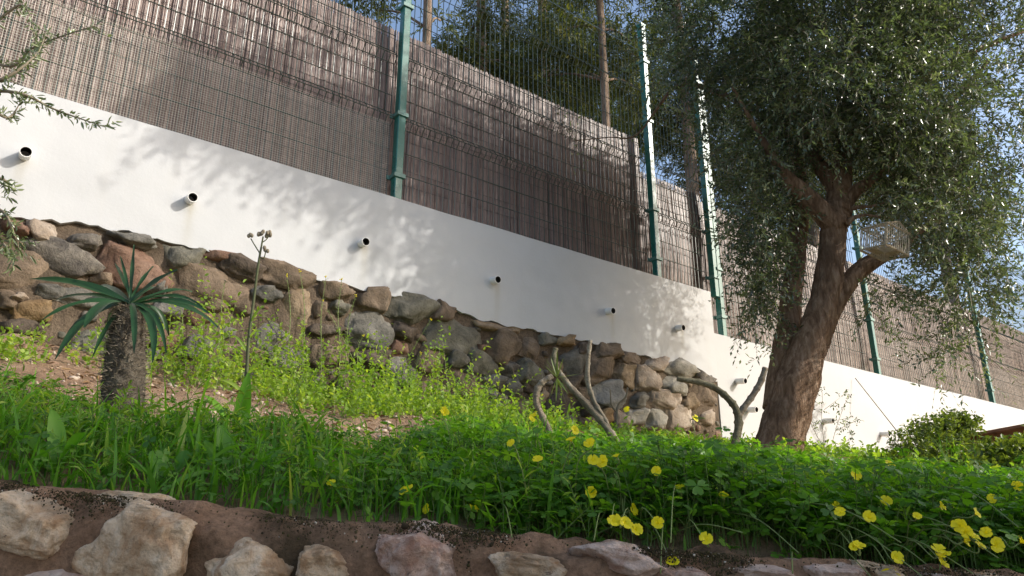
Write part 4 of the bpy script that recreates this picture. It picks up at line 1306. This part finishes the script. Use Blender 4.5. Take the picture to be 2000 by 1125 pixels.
# trailing clover stems hanging over the wall on the right
def trailing():
    Ls = []
    for (a, b_) in (((1560, 980), (1760, 1060)), ((1600, 1010), (1800, 1125)), ((1300, 1000), (1290, 1120)), ((1550, 1085), (1548, 1120)), ((1750, 1000), (1950, 1090)), ((1300, 1050), (1450, 1040)), ((1600, 1060), (1700, 1125)), ((1320, 940), (1310, 1060)), ((1840, 950), (1990, 1030)), ((1180, 1000), (1160, 1055)), ((980, 985), (1000, 1050)), ((1700, 1040), (1900, 1120)), ((1420, 1000), (1560, 1080))):
        p = at(a[0], a[1], 1.62); q = at(b_[0], b_[1], 1.40)
        mid = (p + q) / 2 + UP * .02
        Ls.append(smooth_path([p, mid, q], [.0012] * 3, 5)[0])
    mb = MB()
    for l in Ls: mb.tube(l, .0012, 4)
    o = mb.build('trailing_stems', M_GTWIG, smooth=True)
    tag(o, 'pale thin stems trailing over the wall top on the right', None, None, 'stuff')
trailing()

# ------------------------------------------------------------------ broad leaves in the grass (dock)
def blade_leaf(name, base, tip, width, sag, mat, parent, face=None, fold=.25, n=9, pw=.75, wave=0.0):
    base = np.asarray(base, float); tip = np.asarray(tip, float)
    ax = tip - base; L = np.linalg.norm(ax)
    mid = (base + tip) / 2 + np.asarray(sag, float)
    side = None
    V = []; Fc = []
    for i in range(n):
        t = i / (n - 1)
        p = (1 - t) ** 2 * base + 2 * t * (1 - t) * mid + t * t * tip
        tg = unit(2 * (1 - t) * (mid - base) + 2 * t * (tip - mid))
        f = np.array([0, -.3, 1.0]) if face is None else np.asarray(face, float)
        sd = unit(np.cross(tg, f)); nm = np.cross(sd, tg)
        w = width * .5 * max(.04, math.sin(math.pi * min(1, (t * .93 + .035)) ** pw)) ** .8
        wv = wave * math.sin(t * 14)
        V += [p - sd * w + nm * w * fold + nm * wv, p - sd * w * .5 + nm * w * fold * .4, p, p + sd * w * .5 + nm * w * fold * .4, p + sd * w + nm * w * fold - nm * wv]
    for i in range(n - 1):
        for k in range(4):
            Fc.append((i * 5 + k, i * 5 + k + 1, (i + 1) * 5 + k + 1, (i + 1) * 5 + k))
    lo = np.array(parent.location) if parent else np.zeros(3)
    o = mesh(name, np.array(V) - lo, Fc, mat, parent, rnd=np.full(len(V), random.uniform(.15, .7)), smooth=True)
    return o

def dock(label, px, py, leaves, y=None, hh=.0):
    b_ = veg_hit(px, py, 0) if y is None else at(px, py, y)
    b_[2] = float(ground(b_[0], b_[1]))
    t = thing('broadleaf_weed', label, 'weed', b_)
    for (tx, ty, dy, wpx, sx, sz) in leaves:
        tip = at(tx, ty, b_[1] + dy)
        w = wpx * b_[1] / F
        blade_leaf('leaf', b_ + UP * .005, tip, w, np.array([sx, 0, sz]), M_GRASS, t)
dock('clump of wide pale green leaves at the left edge of the grass', 110, 935, [(30, 850, .05, 34, -.02, .05), (100, 800, .02, 32, 0, .04), (160, 845, -.03, 44, .02, .04), (60, 880, -.06, 40, -.02, .03), (190, 830, .0, 30, .03, .04), (5, 900, -.05, 36, -.03, .02)], 1.68)
dock('upright rounded leaf plant beside the seed stalk foot', 445, 905, [(432, 830, 0, 44, 0, .01), (400, 860, .02, 30, -.01, .02), (500, 870, -.02, 34, .02, .03), (475, 905, -.04, 34, .02, .02)], 1.75)
dock('long narrow blue green leaf pair in sunlit soil', 445, 830, [(398, 772, .02, 20, -.01, .03), (420, 800, -.02, 16, -.01, .02)])
dock('broad leaf plant behind the largest yellow flower', 830, 1015, [(808, 970, -.02, 28, -.01, .02), (850, 960, .02, 26, .01, .02), (885, 985, .02, 30, .02, .02), (1040, 985, .03, 30, .05, .03)], 1.66)
dock('low broad leaves in the grass below the spiny plant', 330, 945, [(300, 880, .03, 34, -.02, .03), (360, 880, .02, 32, .02, .03), (250, 905, -.02, 30, -.03, .02), (400, 915, -.03, 32, .03, .02)], 1.68)

# ------------------------------------------------------------------ spiny Madagascar palm
def spiny():
    b_ = veg_hit(240, 808)
    y = b_[1]
    t = thing('spiny_palm', 'small spiny succulent with bottle trunk and long dark leaves', 'plant', b_)
    lo = np.array(b_)
    k = y / F
    P = [at(236, 835, y), at(240, 790, y), at(243, 730, y), at(247, 670, y), at(252, 625, y), at(255, 600, y)]
    R = [40 * k, 39 * k, 37 * k, 34 * k, 29 * k, 20 * k]
    P, R = smooth_path(P, R, 8)
    n = 32
    V, Fc = tube_arrays(P, R, n, True, .0)
    V = np.array(V)
    c = np.repeat(np.array(P), n, axis=0)
    for i in range(len(V)):      # spiral knobs
        ring, q = divmod(i, n)
        V[i] = c[i] + (V[i] - c[i]) * (1 + .10 * math.cos(q * 2 * math.pi / n * 8 + ring * 1.57) - .05 * (ring % 2))
    mesh('trunk', V - lo, Fc, M_PACHY, t, smooth=True)
    mb = MB()
    rr_ = random.Random(2)
    for i in range(1300):
        j = rr_.randrange(1, len(P) - 1); an = rr_.uniform(0, 2 * math.pi)
        q = int(an / (2 * math.pi) * n) % n
        p = V[j * n + q]; nr = unit(p - P[j]); dr = unit(nr + np.array([rr_.gauss(0, .35), rr_.gauss(0, .35), rr_.gauss(.1, .35)]))
        L = rr_.uniform(.014, .030)
        sd = unit(np.cross(dr, UP)) * .0015; s2 = np.cross(dr, unit(sd)) * .0015
        mb.add([p - sd - lo, p + sd * .5 + s2 - lo, p + sd * .5 - s2 - lo, p + dr * L - lo], [(0, 1, 3), (1, 2, 3), (2, 0, 3)])
    stuff(mb.build('spines', M_SPINE, t))
    crown = at(255, 594, y)
    LV = [(57, 545, .05, 36, 0, .05), (78, 628, -.1, 26, -.03, .07), (108, 702, -.16, 34, -.04, .10), (165, 640, -.2, 46, -.03, .07), (262, 478, 0, 13, 0, .01), (346, 527, -.02, 33, .0, .02), (408, 612, -.05, 22, .02, .06), (426, 640, .08, 22, .03, .08),
          (298, 708, -.18, 24, .05, .06), (345, 590, .2, 20, .03, .05), (190, 560, .25, 20, -.03, .05), (330, 655, .1, 22, .03, .07), (225, 515, .2, 12, -.01, .03), (150, 600, .12, 24, -.04, .06), (310, 560, .15, 18, .02, .04), (205, 655, .12, 24, -.03, .07), (290, 650, .2, 22, .03, .06), (375, 570, .12, 20, .03, .05), (125, 660, .05, 20, -.03, .07), (180, 700, -.1, 18, -.02, .07), (262, 690, -.2, 20, .0, .08), (395, 600, .0, 18, .03, .07), (100, 590, .1, 20, -.03, .06), (325, 690, -.1, 18, .03, .08), (235, 500, .1, 10, 0, .02), (300, 520, .1, 14, 0, .03)]
    for (tx, ty, dy, wpx, sx, sz) in LV:
        tip = at(tx, ty, y + dy)
        blade_leaf('leaf', crown + np.array([random.uniform(-.012, .012), random.uniform(-.012, .012), 0]), tip, wpx * .62 * k, np.array([sx, 0, sz]), M_PALM, t, face=(0, -.75, .65), fold=.3, n=10, pw=1.0, wave=.002)
spiny()

# ------------------------------------------------------------------ bare frangipani stems
def stems(name, label, cat, mat, runs, depth, split=None, nseg=10, wob=.28, leafy=None):
    b_ = at(runs[0][0][0], runs[0][0][1], depth)
    t = thing(name, label, cat, b_)
    lo = np.array(b_)
    for i, run in enumerate(runs):
        P = []; R = []
        for q in run:
            px, py, hw = q[:3]; dy = q[3] if len(q) > 3 else 0
            p = at(px, py, depth + dy); P.append(p); R.append(hw * .8 * depth / F)
        P, R = smooth_path(P, R, 7)
        R = [r_ * (1.22 if j_ % 5 == 2 else 1) for j_, r_ in enumerate(R)]
        mb = MB(); mb.tube(P, R, nseg, True, wob, i * 5)
        mb.build('stem', mat if not isinstance(mat, list) else mat[i % len(mat)], t, smooth=True).location = tuple(-lo)
    return t
g1 = veg_hit(1215, 880)[1]
stems('frangipani', 'leafless pale branching stems leaning in front of the stone wall', 'shrub', [M_PALEBARK, M_PALEBARK, M_PALEBARK, M_GREENBARK],
      [[(1228, 900, 9), (1212, 876, 9), (1185, 835, 9), (1150, 795, 9), (1115, 758, 8), (1100, 738, 7), (1092, 725, 5)],
       [(1200, 862, 7), (1182, 822, 6.5), (1160, 785, 6), (1148, 745, 6), (1148, 705, 6), (1153, 665, 5)],
       [(1082, 860, 7, .2), (1060, 815, 7.5, .2), (1047, 785, 8, .2), (1049, 762, 8.5, .2), (1060, 746, 8, .2), (1079, 734, 7, .2)],
       [(1130, 778, 6), (1105, 745, 6), (1088, 722, 6), (1082, 700, 7), (1086, 680, 6)]], g1)
def tuft():
    c = at(1088, 738, g1 - .03)
    t = thing('spurge_shoot', 'tuft of thin green stalks caught on the pale bare branches', 'plant', c)
    for (a, b_) in ((1065, 700), (1075, 695), (1088, 684), (1100, 700), (1075, 775), (1086, 785), (1095, 760), (1135, 730), (1062, 712), (1106, 790), (1110, 770)):
        blade_leaf('leaf', c, at(a, b_, g1 - .03 + random.uniform(-.05, .05)), .008, np.zeros(3), M_SHRUB, t, n=5)
tuft()
g2 = veg_hit(1432, 890)[1]
stems('frangipani', 'grey forked bare shrub beside the big tree trunk', 'shrub', [M_GREENBARK, M_PALEBARK],
      [[(1420, 905, 9), (1432, 880, 9), (1442, 840, 9), (1441, 808, 9), (1428, 785, 9), (1400, 760, 8), (1365, 747, 7), (1322, 740, 6)],
       [(1442, 815, 7), (1452, 798, 7), (1472, 770, 7), (1486, 745, 7), (1495, 718, 6)]], g2)
stems('dry_twig', 'thin brown forked dry twig before the blue grey stone', 'twig', M_TWIG,
      [[(1206, 845, 3), (1205, 815, 3), (1208, 790, 2.6), (1222, 775, 2.4), (1226, 757, 2)], [(1204, 805, 2.4), (1194, 788, 2), (1192, 760, 1.6)]], veg_hit(1206, 850)[1], nseg=6, wob=0)

# seed stalk of a tall weed
def seed_stalk():
    b_ = veg_hit(470, 842); y = b_[1]
    t = thing('seed_stalk', 'tall single seed stalk with knobbly heads above the stone wall', 'weed', b_)
    lo = np.array(b_)
    mb = MB()
    k = y / F
    for run in ([(470, 850, 7), (476, 800, 6), (481, 740, 4), (486, 660, 3.4), (495, 590, 3), (504, 520, 2.6), (509, 490, 2.2), (514, 462, 1.6)], [(507, 494, 1.5), (497, 478, 1.3), (490, 466, 1.2)], [(511, 474, 1.4), (520, 468, 1.2), (527, 458, 1.2)], [(506, 500, 1.4), (515, 505, 1.2), (519, 490, 1.2)]):
        P, R = smooth_path([at(a, b2, y) for a, b2, _ in run], [c * k for _, _, c in run], 4)
        mb.tube([p - lo for p in P], R, 6)
    mb.build('stem', M_DSTALK, t, smooth=True)
    for (a, b2) in ((489, 463), (512, 457), (521, 456), (528, 456), (519, 487), (508, 459)):
        for j in range(3):
            m2 = MB(); V, Fc = ICO[2]
            m2.add(V * np.array([.006, .006, .008]) + at(a, b2, y) - lo + RNG.normal(0, .004, 3), Fc)
            m2.build('seed_head', M_TWIG, t, smooth=True)
    for (qx, qy, ex, ey, w) in ((478, 770, 430, 742, .012), (481, 735, 520, 705, .012), (484, 690, 455, 655, .010), (490, 630, 515, 600, .009), (480, 755, 505, 770, .014), (476, 800, 440, 790, .014), (487, 660, 512, 648, .009)):
        blade_leaf('leaf', at(qx, qy, y), at(ex, ey, y - .02), w, np.array([0, -.01, .02]), M_WEED, t, face=(.2, -1, .4), n=6)
    blade_leaf('leaf', at(470, 850, y), at(486, 728, y - .05), .05, np.array([.0, -.02, 0]), M_GRASS, t, face=(0.2, -1, .2), n=9)
seed_stalk()

# mustard weeds
MU = [(560, 537, 562, 690), (586, 530, 592, 690), (637, 540, 628, 705), (668, 545, 664, 690), (695, 577, 676, 690), (512, 612, 598, 700), (630, 587, 706, 745), (842, 624, 770, 760), (710, 654, 698, 720), (757, 682, 722, 760), (440, 548, 436, 660), (350, 585, 352, 690), (822, 690, 812, 760), (1058, 772, 1010, 840)]
ML = ['straight mustard stalk nearest the seed stalk, yellow bud on top', 'thin mustard stalk overlapping the white wall edge', 'tall pale mustard stalk over the dark gap in the stones', 'faint slim mustard stalk reaching the white wall', 'short leaning mustard stalk beside the grey boulder',
      'mustard shoot bent far to the left with comb-like pods', 'long curved mustard shoot in the middle of the weeds', 'rightmost arching mustard shoot with yellow flower tip', 'short upright mustard tip before the grey boulder', 'mustard shoot curving right below the grey boulder',
      'dry straw coloured stalk beside the big brown boulder', 'thin stalk rising behind the spiny palm leaves', 'small mustard stem with drooping yellow flower', 'lone bent stalk with white bud before the small stones']
for (tx, ty, bx, by), lab in zip(MU, ML):
    b_ = veg_hit(bx, by); y = b_[1]
    if np.dot(b_, NV) > D - .15: y = at(bx, by, y)[1] - .08; b_ = at(bx, by, y)
    t = thing('mustard_weed', lab, 'weed', b_, 'mustard stalks by the stone wall')
    lo = np.array(b_)
    gb = np.array([b_[0], b_[1], float(ground(b_[0], b_[1])) - .01])
    tip = at(tx, ty, y - .02); midp = at(tx + (bx - tx) * .45 + 6 * math.copysign(1, bx - tx), (ty + by) / 2 - 4, y)
    P, R = smooth_path([gb, b_, midp, tip], [.003, .0026, .0022, .0012], 8)
    mb = MB(); mb.tube([p - lo for p in P], R, 5); mb.build('stem', M_GTWIG, t, smooth=True)
    pods = MB()
    L = len(P)
    for i in range(L // 3, L - 1):
        for j in range(2):
            tg = unit(P[i + 1] - P[i]); sd = unit(np.cross(tg, RNG.normal(size=3)))
            q = unit(tg * .55 + sd); l = random.uniform(.014, .03)
            pods.tube([P[i] - lo, P[i] - lo + q * l * .5, P[i] - lo + q * l], [.0008, .0011, .0004], 3)
    stuff(pods.build('seed_pods', M_GTWIG, t))
    fl = MB()
    for j in range(5):
        V, Fc = ICO[1]; fl.add(V * .0035 + tip - lo + RNG.normal(0, .004, 3), Fc)
    fl.build('flower_bud', M_PETAL if 'bud' in lab or 'flower' in lab or 'mustard' in lab else M_TWIG, t)
    N = 12
    Pn = np.array([P[random.randrange(2, max(3, L // 2))] for _ in range(N)])
    V, Fc, rnd, line = twigs(Pn, RNG.normal(size=(N, 3)) + UP * .4, np.full(N, .03), 3, .024, .012, .1, .8, LEAF4, .5)
    stuff(mesh('leaves', V - lo, Fc, M_WEED, t, rnd=rnd))

# ------------------------------------------------------------------ sapling, shrubs, cane and brown board on the right
def sapling():
    b_ = veg_hit(1625, 880); y = b_[1]
    t = thing('sapling', 'airy thin stemmed sapling with tiny dark leaves against white wall', 'shrub', b_)
    lo = np.array(b_)
    mb = MB(); Ls = []
    for run in ([(1612, 890), (1605, 820), (1606, 770), (1600, 750)], [(1620, 890), (1632, 840), (1650, 790), (1662, 770)], [(1615, 885), (1585, 830), (1580, 800), (1600, 770)], [(1622, 885), (1655, 860), (1672, 845)], [(1610, 800), (1630, 785), (1655, 765)], [(1600, 890), (1570, 850), (1566, 810)], [(1632, 842), (1655, 830), (1672, 822)], [(1606, 830), (1640, 820), (1668, 815)]):
        P, R = smooth_path([at(a, c, y + random.uniform(-.1, .1)) for a, c in run], np.linspace(.003, .001, len(run)), 6)
        mb.tube([p - lo for p in P], R, 4)
        Ls += [(P[i], RNG.normal(size=3)) for i in range(3, len(P))]
    mb.build('stem', M_TWIG, t, smooth=True)
    P = np.array([a for a, _ in Ls]); Dr = np.array([b2 for _, b2 in Ls])
    V, Fc, rnd, line = twigs(P, Dr, np.full(len(P), .05), 4, .032, .014, .1, .8, LEAF4)
    stuff(mesh('leaves', V - lo, Fc, M_OLIVE, t, rnd=rnd))
sapling()

def shrub(label, blobs, base_px, n=260, mat=None, dep=None, ll=.024, lw=.014):
    b_ = veg_hit(*base_px) if dep is None else at(*base_px, dep)
    y = b_[1]
    t = thing('shrub', label, 'shrub', b_)
    lo = np.array(b_)
    PP = []; DD = []; mb = MB()
    for (cx, cy, rx, ry, dy) in blobs:
        c = at(cx, cy, y + dy); sx = rx * y / F; sz = ry * y / F
        u = unit(RNG.normal(size=(n, 3))) * (RNG.uniform(.1, 1, n) ** .45)[:, None]
        PP.append(c + u * np.array([sx, sx, sz])); DD.append(u + RNG.normal(0, .4, (n, 3)) + UP * .3)
        for j in range(5):
            e = c + RNG.normal(0, .4, 3) * np.array([sx, sx, sz])
            mb.tube([(b_ - lo), (b_ + e) / 2 - lo + RNG.normal(0, .02, 3), e - lo], [.006, .004, .002], 4)
    mb.build('stem', M_TWIG, t, smooth=True)
    P = np.concatenate(PP); Dr = np.concatenate(DD)
    V, Fc, rnd, line = twigs(P, Dr, RNG.uniform(.03, .09, len(P)), 7, ll, lw, .1, .9, LEAF4, .4)
    stuff(mesh('leaves', V - lo, Fc, mat or M_SHRUB, t, rnd=rnd))
    VV, FF = ribbons(line, .002); stuff(mesh('twigs', VV - lo, FF, M_TWIG, t))
shrub('rounded yellowish shrub in front of the white wall', [(1800, 880, 50, 45, 0), (1840, 850, 45, 30, .1), (1790, 915, 60, 40, -.1), (1860, 900, 40, 40, 0), (1872, 832, 28, 14, .15)], (1815, 930), 230, None, 4.3)
shrub('leafy green shrub at the right edge below the brown board', [(1960, 905, 60, 35, 0), (1930, 940, 60, 40, -.1), (2030, 895, 60, 40, 0), (2040, 930, 70, 60, 0), (1985, 920, 50, 40, -.1)], (1960, 965), 260, None, 3.9, .032, .018)

def board():
    d0 = 4.25
    a, b_ = at(1815, 868, d0 + .35), at(2045, 826, d0 - .1)
    t = thing('board', 'rusty brown board edge resting across the shrubs at right', 'board', a)
    lo = np.array(a)
    ax = (b_ - a) / 2; L = np.linalg.norm(ax)
    dn = unit(np.array([.25, .55, -.8])); dn = unit(dn - unit(ax) * dn.dot(unit(ax))); th = np.cross(unit(ax), dn)
    mb = MB(); mb.box((a + b_) / 2 - lo + dn * .045, ax, dn * .045, th * .009)
    mb.build('plank', M_RUST, t)
    m2 = MB(); m2.box((a + b_) / 2 - lo - dn * .006, ax, dn * .006, th * .016); m2.build('rim', M_RUST, t)
board()

def cane():
    top = on_wall(1670, 738, -.012)
    bot = on_wall(1752, 842, -.36)
    t = thing('cane', 'thin cane leaning on the white wall with its shadow beside', 'stick', bot)
    lo = np.array(bot)
    ex = bot + (bot - top) * .35
    mb = MB(); mb.tube([top - lo, (top + bot) / 2 - lo, ex - lo], [.0042, .0045, .005], 6)
    mb.build('stick', M_CANE, t, smooth=True)
cane()
grass('two tall thin grass stalks before the rounded shrub', 40, 2.25, 2.55, 3.75, 4.05, .33, .05, .006, None, None, .15, 17, 'tall_grass')

# ------------------------------------------------------------------ bird cage in the tree
def cage():
    y = TY - .28
    c = at(1727, 494, y)
    t = thing('birdcage', 'weathered wire birdcage with pitched top on the tree branch', 'birdcage', c)
    lo = np.array(c)
    w, dp, h, hr = .115, .095, .155, .205
    an = math.radians(28)
    ex = np.array([math.cos(an), math.sin(an), -.16]); ex = unit(ex); ey = unit(np.array([-math.sin(an), math.cos(an), .12])); ez = unit(np.cross(ex, ey))
    q = lambda a, b_, z: ex * a * w + ey * b_ * dp + ez * z
    fr = MB()
    for z in (0, h):
        for a, b_ in (((-1, -1), (1, -1)), ((1, -1), (1, 1)), ((1, 1), (-1, 1)), ((-1, 1), (-1, -1))):
            fr.tube([q(*a, z), q(*b_, z)], .007, 5)
    for a, b_ in ((-1, -1), (1, -1), (1, 1), (-1, 1)): fr.tube([q(a, b_, 0), q(a, b_, h)], .004, 5)
    fr.tube([q(0, -1, hr), q(0, 1, hr)], .005, 5)
    for a in (-1, 1):
        for b_ in (-1, 1): fr.tube([q(a, b_, h), q(0, b_, hr)], .0045, 5)
    fr.build('frame', M_CAGEW, t)
    wi = None
    P = []
    for k in np.linspace(-.9, .9, 12):
        for b_ in (-1, 1): P.append((q(k, b_, 0), q(k, b_, h + (hr - h) * (1 - abs(k)))))
    for k in np.linspace(-.9, .9, 10):
        for a in (-1, 1): P.append((q(a, k, 0), q(a, k, h)))
    for k in np.linspace(-.9, .9, 9):
        for a in (-1, 1): P.append((q(a, k, h), q(0, k, hr)))
    for k in np.linspace(-.95, .95, 13): P.append((q(k, -1, 0), q(k, 1, 0)))
    for k in np.linspace(-.6, .6, 3): P.append((q(-1, k, 0), q(1, k, 0)))
    for a, b_ in P:
        m = MB(); m.tube([a, b_], .0026, 4); m.build('wire', M_CAGE, t)
    pr = MB(); pr.tube([q(-1, 0, h * .45), q(1, 0, h * .45)], .004, 5); pr.build('perch', M_CAGEW, t)
    tr = MB(); tr.box(q(.25, -.5, .018), ex * .03, ey * .045, ez * .016); tr.box(q(-.4, .3, .012), ex * .045, ey * .03, ez * .010); tr.build('feeding_tray', M_CAGEW, t)
cage()
